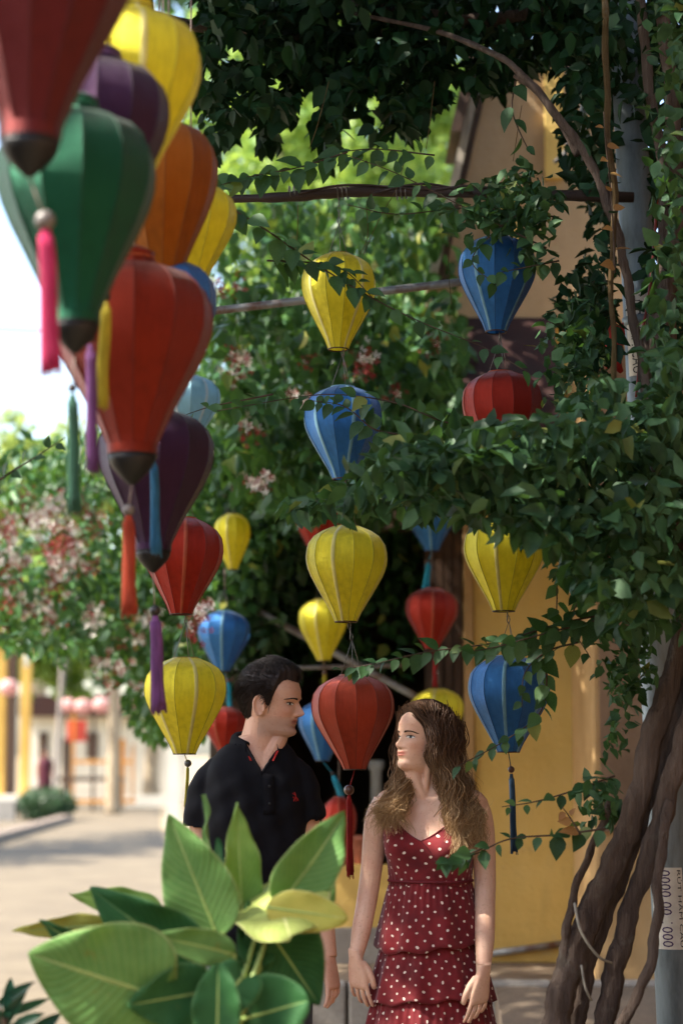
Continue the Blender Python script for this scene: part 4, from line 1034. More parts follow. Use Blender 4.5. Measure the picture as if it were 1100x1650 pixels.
tree('distant_tree', 'yellow green tree over the columned building', (b3.x, 62, 0), [Vector((b3.x, 62, -.05)), W(14, 1100, 62), W(20, 980, 62)], [.3, .24, .15],
     [(W(20, 1010, 60), 1.5, (.8, .7), 2), (W(90, 1060, 61), 1.5, (.8, .6), 2), (W(140, 1080, 61), 1.2, (.8, .6), 1), (W(-40, 1000, 60), 1.5, (.8, .7), 1)], 2600, L_sun, .3)
# round clipped hedge
YH = ground_Y(1322)
hc = W(74, 1297, YH)
hd = tag(empty('round_hedge', (hc.x, YH, 0)), 'dark round clipped hedge beside the far planter wall', 'hedge')
q = rng.normal(size=(2600, 3)); q /= np.linalg.norm(q, axis=1)[:, None]; q *= (rng.random(2600)**.25)[:, None]
pos = np.array((hc.x, YH, .36)) + q*np.array((.72, .6, .40)); pos[:, 2] = np.maximum(pos[:, 2], .02)
leaf_mesh('foliage', pos, rng.uniform(.06, .12, 2600), L_hedge, hd, .2)
e = MB(); e.tube([(hc.x, YH, -.02), (hc.x+.03, YH, .2), (hc.x, YH, .45)], [.05, .04, .02], 8); e.build('stem', M_twig, hd)
# left leafy twig close by
tw = tag(empty('leafy_branch', W(60, 730, 4.9)), 'thin twig with round leaves crossing the sunlit blossoms', 'branch')
shoot(tw, [(-40, 800, 4.9), (20, 760, 4.9), (60, 735, 4.9), (105, 705, 4.9)], .045, n=8, nm='twig', hang=.2)
tw = tag(empty('leafy_branch', W(340, 655, 5.9)), 'thin twig with three leaves across the pale blue lantern', 'branch')
shoot(tw, [(440, 635, 5.9), (390, 645, 5.9), (340, 655, 5.9), (300, 668, 5.9)], .04, n=7, nm='twig', hang=.2)

# tree beside the lane whose shade falls across it
tree('lane_tree', 'tall broad tree on the left verge shading the lane', (-10.2, 31.5, 0), [Vector((-10.2, 31.5, -.05)), Vector((-10.1, 31.5, 3)), Vector((-10, 31.6, 6))], [.25, .2, .12],
     [((-10, 31, 6.2), 2.0, (1.2, .6), 2), ((-9.2, 34.5, 6.4), 1.9, (1.2, .6), 2), ((-11, 28.5, 6.0), 1.8, (1.1, .6), 1.5), ((-8.6, 38, 6.6), 1.8, (1.2, .6), 1.5)], 5200, L_creep, .3)
# dry curled leaves caught on the tan stem and a withered shoot
dr = shoot(vine, [(990, 440, 5.75), (985, 330, 5.75), (975, 230, 5.75), (972, 180, 5.75)], .055, m=L_dry, n=9, nm='dry_shoot')
dr = shoot(vine, [(935, 1345, 5.42), (918, 1318, 5.42), (905, 1300, 5.42)], .05, m=L_dry, n=5, nm='dry_shoot')
# loose tendrils hanging from the canopy and the pole
for pts in [[(530, 130), (512, 200), (498, 240)], [(655, 240), (640, 300), (612, 350), (585, 410)], [(700, 130), (692, 200), (686, 240)], [(725, 360), (722, 430), (727, 490)], [(480, 330), (478, 390), (470, 420)], [(840, 170), (832, 220), (826, 260)], [(590, 330), (592, 380), (580, 410)]]:
    e = MB(); e.tube(smooth_path([W(a, b_, 6.2) for a, b_ in pts], 6), .0013, 5); e.build('tendril', M_tanstem, can)
# small red cloth tied beside the pole
vs = []; fs = []
for j in range(9):
    for i in range(7):
        p = W(976 + 27*i/6 + 3*math.sin(j*.8), 518 + 78*j/8 - 6*math.sin(i), 6.3); vs.append(p + Vector((0, .008*math.sin(i*1.9 + j*.4), 0)))
fs = [(j*7+i, j*7+i+1, (j+1)*7+i+1, (j+1)*7+i) for j in range(8) for i in range(6)]
fl = mesh_obj('red_cloth', vs, fs, mat('red_flag', '#b02c22', .8, .2, 12, .2)); fl.modifiers.new('t', 'SOLIDIFY').thickness = .002
tag(fl, 'small red cloth tied beside the stickered pole behind the tan stem', 'cloth')
# ================================================================== people
def skin_mat(name, c1, c2):
    N = NT(name); at = N.n('Attribute', attribute_name='tint')
    f = N.noise(28, 5, .6); g = N.noise(170, 3, .6)
    col = N.mix(N.math('MULTIPLY', f, .55), hexc(c1), hexc(c2))
    fk = N.ramp(N.noise(150, 2, .5), [(.60, (0, 0, 0, 1)), (.70, (1, 1, 1, 1))]); col = N.mix(N.math('MULTIPLY', fk, .22), col, hexc('#8a5236'))
    bl = N.ramp(N.noise(12, 5, .65), [(.45, (0, 0, 0, 1)), (.7, (1, 1, 1, 1))]); col = N.mix(N.math('MULTIPLY', bl, .3), col, hexc('#b9705a'))
    col = N.mix(1.0, col, at.outputs['Color'], 'MULTIPLY')
    p = N.principled(col, .5, .4, 0, N.bump(N.math('ADD', f, g), .3, .002), Subsurface_Weight=.12, Subsurface_Scale=.012)
    p.inputs['Subsurface Radius'].default_value = (1, .35, .2)
    return N.finish(p.outputs[0])
M_skin_m = skin_mat('skin_warm', '#d8ac90', '#c39076'); M_skin_w = skin_mat('skin_fair', '#e2bca2', '#cc9a7e')
def hair_mat(name, c1, c2, tip=None, z0=0, z1=1):
    N = NT(name); g = N.n('NewGeometry'); r = g.outputs['Random Per Island']
    col = N.ramp(r, [(0, hexc(c2)), (1, hexc(c1))])
    if tip:
        at = N.n('Attribute', attribute_name='along')
        col2 = N.ramp(r, [(0, hexc(tip[0])), (1, hexc(tip[1]))]); col = N.mix(N.ramp(at.outputs['Fac'], [(.30, (0, 0, 0, 1)), (.95, (1, 1, 1, 1))]), col, col2)
    return N.finish(N.principled(col, .55, .28, 0, None, Anisotropic=.4).outputs[0])
M_hair_m = hair_mat('short_dark_hair', '#2c211c', '#15100e'); M_hair_w = hair_mat('long_brown_hair', '#6a4e3a', '#402e24', ('#8a6a48', '#c2a276'))
M_sclera = mat('eye_white', '#d8d2ca', .25, .03, 20, .02, spec=.6); M_iris_w = mat('iris_grey', '#36454a', .2, .1, 60, .02); M_iris_m = mat('iris_brown', '#2c1c14', .2, .1, 60, .02)
M_lash = mat('lash_dark', '#1c1412', .7, .1, 20, .05)

def union_mesh(name, mb, voxel, iters, m, parent, fac=.5):
    me = bpy.data.meshes.new('tmp'); me.from_pydata(mb.v, [], mb.f); me.update()
    bm = bmesh.new(); bm.from_mesh(me); bmesh.ops.recalc_face_normals(bm, faces=bm.faces); bm.to_mesh(me); bm.free()
    o = bpy.data.objects.new('tmp', me); C.objects.link(o)
    r = o.modifiers.new('r', 'REMESH'); r.mode = 'VOXEL'; r.voxel_size = voxel; r.use_smooth_shade = True
    if iters:
        s = o.modifiers.new('s', 'SMOOTH'); s.factor = fac; s.iterations = iters
    dg = bpy.context.evaluated_depsgraph_get(); out = bpy.data.meshes.new_from_object(o.evaluated_get(dg))
    bpy.data.objects.remove(o); bpy.data.meshes.remove(me)
    out.name = name; out.materials.clear(); out.materials.append(m)
    off = parent_loc(parent); out.transform(Matrix.Translation(-off))
    out.polygons.foreach_set('use_smooth', [True]*len(out.polygons))
    ob = bpy.data.objects.new(name, out); return link(ob, parent)
def coords(me):
    a = np.empty(len(me.vertices)*3, np.float32); me.vertices.foreach_get('co', a); return a.reshape(-1, 3).astype(float)
def loft(mb, rings, n=32, pw=2.0, caps=True):
    """rings: (center, ax, ay) - closed sections joined in order"""
    vs = []; fs = []
    for c, ax, ay in rings:
        for k in range(n):
            t = 2*math.pi*k/n; cc, ss = math.cos(t), math.sin(t)
            cc = math.copysign(abs(cc)**(2/pw), cc); ss = math.copysign(abs(ss)**(2/pw), ss)
            vs.append(Vector(c) + Vector(ax)*cc + Vector(ay)*ss)
    for i in range(len(rings)-1):
        for k in range(n):
            k2 = (k+1) % n; fs.append((i*n+k, i*n+k2, (i+1)*n+k2, (i+1)*n+k))
    if caps: fs.append(tuple(range(n-1, -1, -1))); fs.append(tuple((len(rings)-1)*n+k for k in range(n)))
    mb.add(vs, fs)
g_ = lambda x, m, s: np.exp(-((x-m)/s)**2)
class Head:
    """head surface in its own frame: +x = face, +z = up, z=0 at the chin; male / female proportions"""
    def __init__(s, origin, yaw, pitch, roll, scale, male):
        s.o = Vector(origin); s.M = Matrix.Rotation(yaw, 3, 'Z') @ Matrix.Rotation(-pitch, 3, 'Y') @ Matrix.Rotation(roll, 3, 'X'); s.s = scale; s.male = male
        s.zf = [0, .008, .020, .034, .046, .056, .066, .08, .105, .118, .128, .15, .175, .195, .212, .221, .225]
        s.xf = ([.060, .080, .0865, .080, .0825, .084, .0835, .084, .0825, .085, .090, .089, .079, .060, .031, .008, -.015] if male else
                [.058, .074, .0795, .0755, .080, .082, .0815, .082, .082, .0835, .0865, .0885, .081, .063, .033, .009, -.015])
        s.zb = [0, .03, .06, .09, .12, .15, .18, .205, .218, .225]; s.xb = [-.02, -.045, -.070, -.086, -.098, -.102, -.092, -.066, -.040, -.015]
        s.zw_ = [0, .008, .02, .035, .06, .09, .12, .15, .18, .205, .218, .225]
        s.ww = ([.030, .041, .050, .056, .0625, .068, .072, .0745, .068, .048, .028, .004] if male else [.024, .034, .043, .050, .058, .0655, .0705, .073, .067, .047, .027, .004])
    def local(s, th, z, detail=True):
        th = np.asarray(th, float); z = np.asarray(z, float)
        xf = np.interp(z, s.zf, s.xf); xb = np.interp(z, s.zb, s.xb); w_ = np.interp(z, s.zw_, s.ww)
        cx = -.012; c = np.cos(th); sn = np.sin(th); p = 2/2.25
        cc = np.sign(c)*np.abs(c)**p; ss = np.sign(sn)*np.abs(sn)**p
        x = np.where(c > 0, cx + (xf-cx)*cc, cx + (cx-xb)*cc); y = w_*ss
        if detail:
            front = np.clip(c*3, 0, 1)
            m = 1 if s.male else 0
            nh = np.interp(z, [.060, .065, .070, .077, .083, .092, .104, .114, .122], [0, .003, .018, .0295, .0285, .0225, .0145, .0060, 0] if m else [0, .003, .014, .0215, .0205, .014, .0075, .003, 0])
            ns = np.interp(z, [.06, .07, .08, .09, .11, .125], [.013, .0115, .0095, .0075, .0070, .009])
            d = nh*np.exp(-(y/ns)**2)
            d += .0065*g_(z, .0735, .0058)*(g_(y, .0125, .0055) + g_(y, -.0125, .0055))
            zs = z; z = z - (1.5 if m else 5.0)*y*y          # mouth corners lift
            d += (.0042 if m else .0058)*g_(z, .0565, .0042)*g_(y, 0, .019) + (.0048 if m else .0062)*g_(z, .0462, .0045)*g_(y, 0, .0165)
            d -= .0042*g_(z, .0513, .0019)*g_(y, 0, .021)
            z = zs
            d -= .003*g_(z, .036, .006)*g_(y, 0, .02)
            d += .004*g_(z, .018, .011)*g_(y, 0, .018)*(.8 if m else .7)
            for sy in (-1, 1):
                d -= .0135*g_(z, .1075, .0095)*g_(y, sy*.030, .0145)
                d += .0075*g_(z, .1065, .0075)*g_(y, sy*.0315, .0115)      # lid bulge
                d += (.0055 if m else .0028)*g_(z, .1225, .0065)*g_(y, sy*.028, .018)
                d += .0040*g_(z, .086, .014)*g_(y, sy*.043, .016)
                d -= .003*g_(z, .058, .012)*g_(y, sy*.040, .012)
                d -= .0022*g_(z, .066, .008)*g_(y, sy*.024, .004)*(1.3 if m else .8)
            x = x + d*front
        return np.stack([x, y, z], -1)
    def world(s, L): 
        M = np.array(s.M); return (np.asarray(L)*s.s) @ M.T + np.array(s.o)
    def inv(s, P):
        M = np.array(s.M); return ((np.asarray(P) - np.array(s.o)) @ M)/s.s
    def add_to(s, mb):
        u = np.linspace(0, 1, 150)                                        # denser towards the face
        th = 2*math.pi*np.arange(150)/150; th = th - .55*np.sin(th)       # concentrates samples at th=0
        z = np.concatenate([np.linspace(0, .135, 80), np.linspace(.137, .2249, 34)])
        T, Z = np.meshgrid(th, z); V = s.world(s.local(T.ravel(), Z.ravel()))
        n = 150; fs = [(i*n+k, i*n+(k+1) % n, (i+1)*n+(k+1) % n, (i+1)*n+k) for i in range(len(z)-1) for k in range(n)]
        fs.append(tuple(range(n-1, -1, -1))); fs.append(tuple((len(z)-1)*n+k for k in range(n)))
        mb.add(V, fs)
        for sy in (-1, 1):                                                # ears
            def E(a, b_, c): return s.world(np.array([[a, sy*b_, c]]))[0]
            cxx, cz = -.012, .093
            pts = []
            for t in np.linspace(R(-80), R(215), 22):
                rx_, rz_ = .0165, .031; pts.append(Vector(E(cxx - rx_*math.cos(t)*1.0 - .004*math.sin(t), .0735 + .009*max(0, math.cos(t)) + .006, cz + rz_*math.sin(t))))
            mb.tube(pts, [.0042*s.s]*22, 8)
            vs = []; fs2 = []; N_ = 20
            for layer, dy in ((0, .058), (1, .0775)):
                for k in range(N_):
                    t = 2*math.pi*k/N_; rx_, rz_ = (.0150, .0295); vs.append(E(cxx - rx_*math.cos(t) - .004*math.sin(t), dy + (.008*max(0, math.cos(t)) if layer else 0), cz + rz_*math.sin(t) - .002))
            fs2 = [(k, (k+1) % N_, N_+(k+1) % N_, N_+k) for k in range(N_)] + [tuple(range(N_-1, -1, -1)), tuple(range(N_, 2*N_))]
            mb.add(vs, fs2)
            mb.ball(E(cxx + .006, .0765, cz - .027), .0062*s.s, 10); mb.ball(E(cxx+.0125, .073, cz - .004), .005*s.s, 8)
    def tint(s, me, off):
        P = s.inv(coords(me) + np.array(off)); x, y, z = P.T; col = np.ones((len(P), 4))
        face = (x > .03) & (z > -.02) & (z < .2)
        zz = z; z = z - (1.5 if s.male else 5.0)*y*y
        lip = face*(np.clip(1.6*np.exp(-((z-.0512)/.0075)**4 - (y/.0215)**4), 0, 1))
        lc = np.array((.72, .46, .44)) if s.male else np.array((.78, .42, .42))
        col[:, :3] *= 1 - lip[:, None]*(1-lc)
        line = face*np.exp(-((z-.0513)/.0016)**2 - (y/.022)**4); col[:, :3] *= 1 - .55*line[:, None]
        z = zz
        blush = face*(g_(z, .080, .018)*(g_(y, .042, .018) + g_(y, -.042, .018)) + .8*g_(z, .076, .008)*g_(y, 0, .014)); col[:, :3] *= 1 - blush[:, None]*np.array((.03, .16, .16))
        if s.male:
            beard = (x > -.02)*np.clip(np.exp(-((z-.03)/.034)**4), 0, 1)*(z < .066)*(z > -.03); col[:, :3] *= 1 - beard[:, None]*np.array((.30, .26, .20))
        nost = face*g_(z, .0665, .0032)*(g_(y, .0078, .004) + g_(y, -.0078, .004))*(x > .085); col[:, :3] *= 1 - .6*np.clip(nost, 0, 1)[:, None]
        eye = face*g_(z, .1075, .008)*(g_(y, .031, .015) + g_(y, -.031, .015)); col[:, :3] *= 1 - eye[:, None]*np.array((.20, .26, .24))  # eye sockets darkened in the skin colour, standing for shade
        a = me.color_attributes.new('tint', 'FLOAT_COLOR', 'POINT'); a.data.foreach_set('color', col.astype(np.float32).ravel())
    def eyes(s, parent, iris, gaze_y=0., gaze_z=0., open_=1.):
        for sy in (-1, 1):
            yy = sy*.0312; N1, N2 = 16, 8
            def surf(a, b_):    # a along width -1..1, b height -1..1 -> local point a hair in front of the lid bulge
                ye = yy + a*.0148; top = .0046*open_*(1-a*a)**.65; bot = .0034*open_*(1-a*a)**.8
                ze = .1070 + sy*a*.0006 + (b_*top if b_ > 0 else b_*bot)
                # find theta giving this y
                t = np.linspace(-1.35, 1.35, 541); L = s.local(t, np.full_like(t, ze)); k = int(np.argmin(np.abs(L[:, 1]-ye)))
                return np.array((L[k, 0] + .0016 + .0014*(1-a*a), ye, ze))
            vs = []; ctr = np.array((yy + gaze_y, .1072 + gaze_z)); grid = []
            for j in range(N2+1):
                for i in range(N1+1): grid.append(surf(-1+2*i/N1, -1+2*j/N2))
            V = s.world(np.array(grid)); fs = []; mi = []
            for j in range(N2):
                for i in range(N1):
                    f = (j*(N1+1)+i, j*(N1+1)+i+1, (j+1)*(N1+1)+i+1, (j+1)*(N1+1)+i); fs.append(f)
                    c = np.mean([grid[q] for q in f], 0); d = math.hypot(c[1]-ctr[0], c[2]-ctr[1]); mi.append(2 if d < .0022 else (1 if d < .0054 else 0))
            mesh_obj('eye', V, fs, None, parent, True, [M_sclera, iris, M_lash], mi)
            e = MB(); pts = [s.world(surf(a, 1.0) + np.array((.001, 0, .0006)))[()] for a in np.linspace(-1, 1, 11)]
            e.tube([Vector(p) for p in pts], [.0005]+[.0011]*9+[.0006], 5); e.build('eyelash', M_lash, parent)
            # eyebrow: short overlapping hairs following the brow ridge
            e = MB()
            for k in range(46):
                a = k/45; yb = sy*(.013 + .034*a); zb = .1215 + .0055*math.sin(a*2.2) - .004*a*a + random.uniform(-.0018, .0018)*(1.2-a)
                t = np.linspace(-1.4, 1.4, 281)
                def q(yv, zv):
                    L = s.local(t, np.full_like(t, zv)); i = int(np.argmin(np.abs(L[:, 1]-yv))); return Vector(s.world(np.array((L[i, 0] + .0012, yv, zv))))
                e.tube([q(yb, zb), q(yb + sy*.004, zb + .0016*(1-a*1.6)), q(yb + sy*.008, zb + .001*(1-a*2.4))], [.0011, .0011, .0005], 4)
            e.build('eyebrow', M_hair_m if s.male else mat('brow_brown', '#4a3426', .7, .2, 30, .1), parent)
def hand(mb, wrist, d, s, n, sc=1.):
    """palm and five fingers: d = finger direction, s = towards the thumb, n = palm side"""
    d, s, n = (Vector(v).normalized() for v in (d, s, n)); w_ = Vector(wrist)
    P = lambda a, b_, c: w_ + (d*a + s*b_ + n*c)*sc
    loft(mb, [(P(-.03, 0, 0), s*.024*sc, n*.019*sc), (P(.0, .001, 0), s*.026*sc, n*.018*sc), (P(.03, .002, .002), s*.034*sc, n*.017*sc), (P(.06, .001, .003), s*.038*sc, n*.0145*sc), (P(.085, 0, .003), s*.038*sc, n*.012*sc), (P(.095, 0, .003), s*.034*sc, n*.008*sc)], 20, 2.4)
    for b_, L, curl, rr in ((.030, .074, .30, .0070), (.0102, .082, .40, .0073), (-.0102, .076, .5, .0070), (-.0295, .060, .62, .0062)):
        p = P(.082, b_, .003); dd = (d + s*b_*3.4).normalized(); pts = [p]; a = curl*.35
        for seg, ln in enumerate((.44, .31, .25)):
            dv = dd*math.cos(a) + n*math.sin(a); pts.append(pts[-1] + dv*L*ln*sc); a += curl*.75
        pts = [pts[0], pts[0].lerp(pts[1], .5), pts[1], pts[1].lerp(pts[2], .5), pts[2], pts[2].lerp(pts[3], .6), pts[3]]
        mb.tube(pts, [rr*1.08*sc, rr*sc, rr*1.02*sc, rr*.92*sc, rr*.93*sc, rr*.82*sc, rr*.5*sc], 10)
    tp = [P(.012, .020, .006), P(.035, .040, .012), P(.060, .049, .016), P(.080, .050, .020), P(.092, .048, .023)]
    mb.tube(tp, [.015*sc, .0125*sc, .0105*sc, .0098*sc, .006*sc], 10)
def ring_interp(tab, z):
    T = np.array(tab); return [float(np.interp(z, T[:, 0], T[:, i])) for i in range(1, T.shape[1])]

# ------------------------------------------------------------------ person in the black polo shirt
HM = Vector((W(411, 1215, 6.05).x, 6.05, 0))
man = tag(empty('person', HM), 'person in black polo shirt standing behind the big leaves, turned towards the dotted dress', 'person')
yawb = R(10)
TM = [(.86, .145, .105, 0, 0), (.95, .148, .108, 0, 0), (1.05, .138, .102, 0, 0), (1.15, .138, .102, 0, 0), (1.25, .142, .108, 0, 0), (1.35, .144, .112, 0, .004), (1.43, .142, .106, 0, .008), (1.475, .134, .094, .001, .012), (1.508, .116, .080, .003, .016), (1.532, .100, .068, .006, .017), (1.556, .072, .060, .010, .014), (1.58, .058, .056, .014, .008)]
fx = Vector((math.cos(yawb), math.sin(yawb), 0)); fy = Vector((-math.sin(yawb), math.cos(yawb), 0))
def torso_pt(tab, base, fx, fy, phi, z, off=0., bust=None):
    rx, ry, cx, cy = ring_interp(tab, z); pw = 2/2.4
    s_, c_ = math.sin(phi), -math.cos(phi)
    s2 = math.copysign(abs(s_)**pw, s_); c2 = math.copysign(abs(c_)**pw, c_)
    o = off
    if bust: o += sum(bust[0]*math.exp(-((math.atan2(math.sin(phi-b), math.cos(phi-b)))/bust[1])**2 - ((z-bust[2])/bust[3])**2) for b in (-bust[4], bust[4]))
    return base + fx*(cx + (rx+o)*s2) + fy*(cy + (ry+o)*c2) + Vector((0, 0, z))
def add_torso(mb, tab, base, fx, fy, zs, off=0., bust=None, n=48):
    vs = [torso_pt(tab, base, fx, fy, 2*math.pi*k/n, z, off, bust) for z in zs for k in range(n)]
    fs = [(i*n+k, i*n+(k+1) % n, (i+1)*n+(k+1) % n, (i+1)*n+k) for i in range(len(zs)-1) for k in range(n)] + [tuple(range(n-1, -1, -1)), tuple((len(zs)-1)*n+k for k in range(n))]
    mb.add(vs, fs)
hm = Head(HM + Vector((.044, -.005, 1.574)), R(-20), R(-5), R(0), .945, True)
mb = MB(); add_torso(mb, TM, HM, fx, fy, np.linspace(.88, 1.575, 40))
hc_ = hm.o
neck0 = HM + Vector((.006, .012, 1.52)); neck1 = Vector(hm.world(np.array((-.022, 0, .055))))
mb.tube([neck0, neck0.lerp(neck1, .35), neck0.lerp(neck1, .65), neck1], [.066, .059, .057, .056], 24, squash=1.0)
# sterno-mastoid and throat
mb.tube([Vector(hm.world(np.array((-.006, -.047, .055)))), HM + Vector((.032, -.036, 1.51))], [.009, .009], 10)
mb.tube([Vector(hm.world(np.array((.035, 0, .004)))), HM + Vector((.036, -.040, 1.49))], [.026, .028], 12)
hm.add_to(mb)
AM = {-1: [HM + Vector(v) for v in ((-.112, .015, 1.460), (-.146, .02, 1.40), (-.162, .025, 1.22), (-.168, .02, 1.16), (-.172, -.01, 1.03), (-.172, -.035, .91))],
      1: [HM + Vector(v) for v in ((.112, .02, 1.460), (.144, .025, 1.40), (.160, .035, 1.22), (.170, .03, 1.16), (.200, .0, 1.03), (.222, -.03, .92))]}
for s_ in (-1, 1):
    P = smooth_path(AM[s_], 5); mb.tube(P, lerp_radii([.036, .044, .040, .039, .038, .026], len(P)), 18)
    hand(mb, AM[s_][-1], (AM[s_][-1] - AM[s_][-2]) + Vector((0, -.02, 0)), (-s_*.5, -.85, 0), (-s_*.85, .5, 0), 1.0)
body = union_mesh('body', mb, .0026, 3, M_skin_m, man); hm.tint(body.data, HM)
hm.eyes(body, M_iris_m, -.001, -.0012, .95)

# shirt: union of chest and sleeves, opened at the neck
M_shirt = mat('black_pique', '#0d0e14', .85, .2, 30, .35, 420, .0012, spec=.2)
M_redtape = mat('red_tape', '#a81e18', .8, .1, 20, .1)
mb = MB(); add_torso(mb, TM, HM, fx, fy, np.concatenate([np.linspace(.90, 1.52, 31), [1.532, 1.546, 1.558]]), .013)
hem = {}
for s_ in (-1, 1):
    P = smooth_path(AM[s_][:3], 6); t_hem = 1.295 if s_ < 0 else 1.315
    P = [p for p in P if p.z > t_hem]; P.append(Vector((P[-1].x + s_*.004, P[-1].y, t_hem)))
    mb.tube([HM + Vector((s_*.07, .02, 1.475))] + P, [.050] + lerp_radii([.054, .058, .058, .061], len(P)), 28)
shirt = union_mesh('polo_shirt', mb, .005, 5, M_shirt, man)
v = coords(shirt.data)
nz = np.empty(len(v)*3, np.float32); shirt.data.vertices.foreach_get('normal', nz); nz = nz.reshape(-1, 3)
wr = (.0035*np.sin(v[:, 2]*38 + v[:, 0]*26 + 2.5*np.sin(v[:, 0]*11)) + .0028*np.sin(v[:, 2]*61 - v[:, 0]*48 + 1.7*np.sin(v[:, 2]*13)) + .002*np.sin(v[:, 0]*95 + v[:, 2]*21))*np.clip((1.52-v[:, 2])/.12, 0, 1)
v2 = v + nz*wr[:, None]; shirt.data.vertices.foreach_set('co', v2.astype(np.float32).ravel())
bm = bmesh.new(); bm.from_mesh(shirt.data)
vx = .024
def in_v(c): 
    return c.y < .02 and c.z > 1.462 and abs(c.x - vx - (c.z-1.462)*.03) < (c.z-1.462)*.62 + .001
kill = [f for f in bm.faces if in_v(f.calc_center_median()) or (f.calc_center_median().z > 1.550)]
bmesh.ops.delete(bm, geom=kill, context='FACES'); bm.to_mesh(shirt.data); bm.free()
sm = shirt.modifiers.new('thick', 'SOLIDIFY'); sm.thickness = .003; sm.offset = -1
# collar: a folded band whose two points frame the opening
def collar():
    vs = []; fs = []; n = 41; rows = 6
    for j in range(n):
        u = -1 + 2*j/(n-1); phi = math.pi + u*R(148)            # pi = nape, front is open
        fr_ = abs(u)**3.0
        rx = .0655 + .004*fr_; c = HM + Vector((.010, .014, 0)); d = fx*math.sin(phi) - fy*math.cos(phi)
        zt = 1.588 - .034*abs(u)**2.2; zb = 1.540 - .030*abs(u)**2
        o = .012 + .020*(1-fr_*.2)
        tipz = zb - .012 - .026*max(0, abs(u)-.72)/.28
        sec = [(rx-.002, zb-.004), (rx-.003, (zb+zt)/2), (rx+.001, zt-.002), (rx+.007, zt), (rx+.014, zt-.006), (rx+o, tipz)]
        for r_, z in sec: vs.append(c + d*r_ + Vector((0, 0, z)))
    for j in range(n-1):
        for k in range(rows-1): fs.append((j*rows+k, (j+1)*rows+k, (j+1)*rows+k+1, j*rows+k+1))
    o = mesh_obj('collar', vs, fs, M_shirt, shirt); m_ = o.modifiers.new('t', 'SOLIDIFY'); m_.thickness = .003; return o
collar()
for s_ in (-1, 1):      # red tape just inside the opening
    a = Vector((vx + s_*.042, -.056, 1.530)); b_ = Vector((vx + s_*.030, -.081, 1.500))
    p = [HM + a, HM + a + Vector((s_*.007, -.001, 0)), HM + b_ + Vector((s_*.005, -.004, 0)), HM + b_]
    e = MB(); e.add([q + Vector((0, dy, 0)) for dy in (-.004, .002) for q in p], [(0, 1, 2, 3), (7, 6, 5, 4), (0, 4, 5, 1), (1, 5, 6, 2), (2, 6, 7, 3), (3, 7, 4, 0)]); e.build('neck_tape', M_redtape, shirt, False)
for s_ in (-1, 1):      # folded edge of the opening
    pts = []
    for z in np.linspace(1.458, 1.553, 12):
        xt = vx + (z-1.462)*.03 + s_*(z-1.462)*.62; best = min((abs((torso_pt(TM, HM, fx, fy, ph_, z, .013) - HM).x - xt), ph_) for ph_ in np.linspace(-1.3, 1.5, 281)); pts.append(torso_pt(TM, HM, fx, fy, best[1], z, .0125))
    e = MB(); e.tube(pts, .0045, 8); e.build('neck_edge', M_shirt, shirt)
# placket and two buttons below the V
dgp = lambda x, z, off: torso_pt(TM, HM, fx, fy, math.asin(max(-1, min(1, (x)/.16))), z, off)
e = MB(); vs = []
for z in np.linspace(1.345, 1.462, 8):
    for x in (.004, .034): vs.append(dgp(x - .0, z, .0195))
e.add(vs, [(i*2, i*2+1, i*2+3, i*2+2) for i in range(7)]); pk = e.build('placket', M_shirt, shirt); pk.modifiers.new('t', 'SOLIDIFY').thickness = .004
for z in (1.375, 1.425):
    e = MB(); e.ball(dgp(.019, z, .0215), .0045, 10, sc=(1, .5, 1)); e.build('button', M_black, shirt)
# small red rider emblem on the chest: horse, rider and mallet as raised stitching
def emblem():
    e = MB(); ox, oz = .098, 1.392; k = .0125
    def q(a, b_): return dgp(ox + a*k*.8, oz + b_*k, .0205)
    for pts, r in ([((-.7, -.9), (-.35, -.2), (.1, .05), (.6, -.2), (.85, -.8)), .0016], [((.1, .05), (-.05, .6), (-.25, .95)), .0019], [((-.05, .6), (-.7, .75), (-1.0, 1.05)), .0010], [((-.35, -.2), (-.8, .15), (-.95, .0)), .0015], [((.1, 0), (.2, -.5), (.15, -.95)), .0012]):
        e.tube([q(*p) for p in pts], r, 6)
    e.ball(q(-.28, 1.1), .0022, 8); e.build('emblem', M_redtape, shirt)
emblem()
# trousers and shoes
M_jean = mat('grey_blue_denim', '#4a545e', .85, .2, 14, .4, 200, .002)
mb = MB(); loft(mb, [(HM + Vector((0, 0, z)), fx*rx, fy*ry) for z, rx, ry in ((.80, .168, .115), (.88, .168, .118), (.98, .160, .112))], 32, 2.3)
for s_ in (-1, 1):
    b0 = HM + Vector((s_*.085, 0, 0))
    loft(mb, [(b0 + Vector((s_*x, y, z)), fx*r1, fy*r1*1.08) for z, r1, x, y in ((.84, .092, .0, 0), (.70, .085, .004, 0), (.50, .068, .008, -.005), (.40, .064, .008, -.005), (.20, .058, .01, .01), (.06, .056, .01, .012))], 24)
tr = union_mesh('trousers', mb, .008, 3, M_jean, man)
for s_ in (-1, 1):
    mb = MB(); b0 = HM + Vector((s_*.095, 0, 0)); sh_ = MB()
    loft(sh_, [(b0 + Vector((0, .07, .035)), Vector((.03, 0, 0)), Vector((0, .0, .033))), (b0 + Vector((0, .03, .045)), Vector((.038, 0, 0)), Vector((0, 0, .044))), (b0 + Vector((0, -.05, .04)), Vector((.044, 0, 0)), Vector((0, 0, .038))), (b0 + Vector((0, -.13, .03)), Vector((.046, 0, 0)), Vector((0, 0, .028))), (b0 + Vector((0, -.19, .022)), Vector((.025, 0, 0)), Vector((0, 0, .018)))], 16, 2.6)
    sh_.build('shoe', M_black, man)

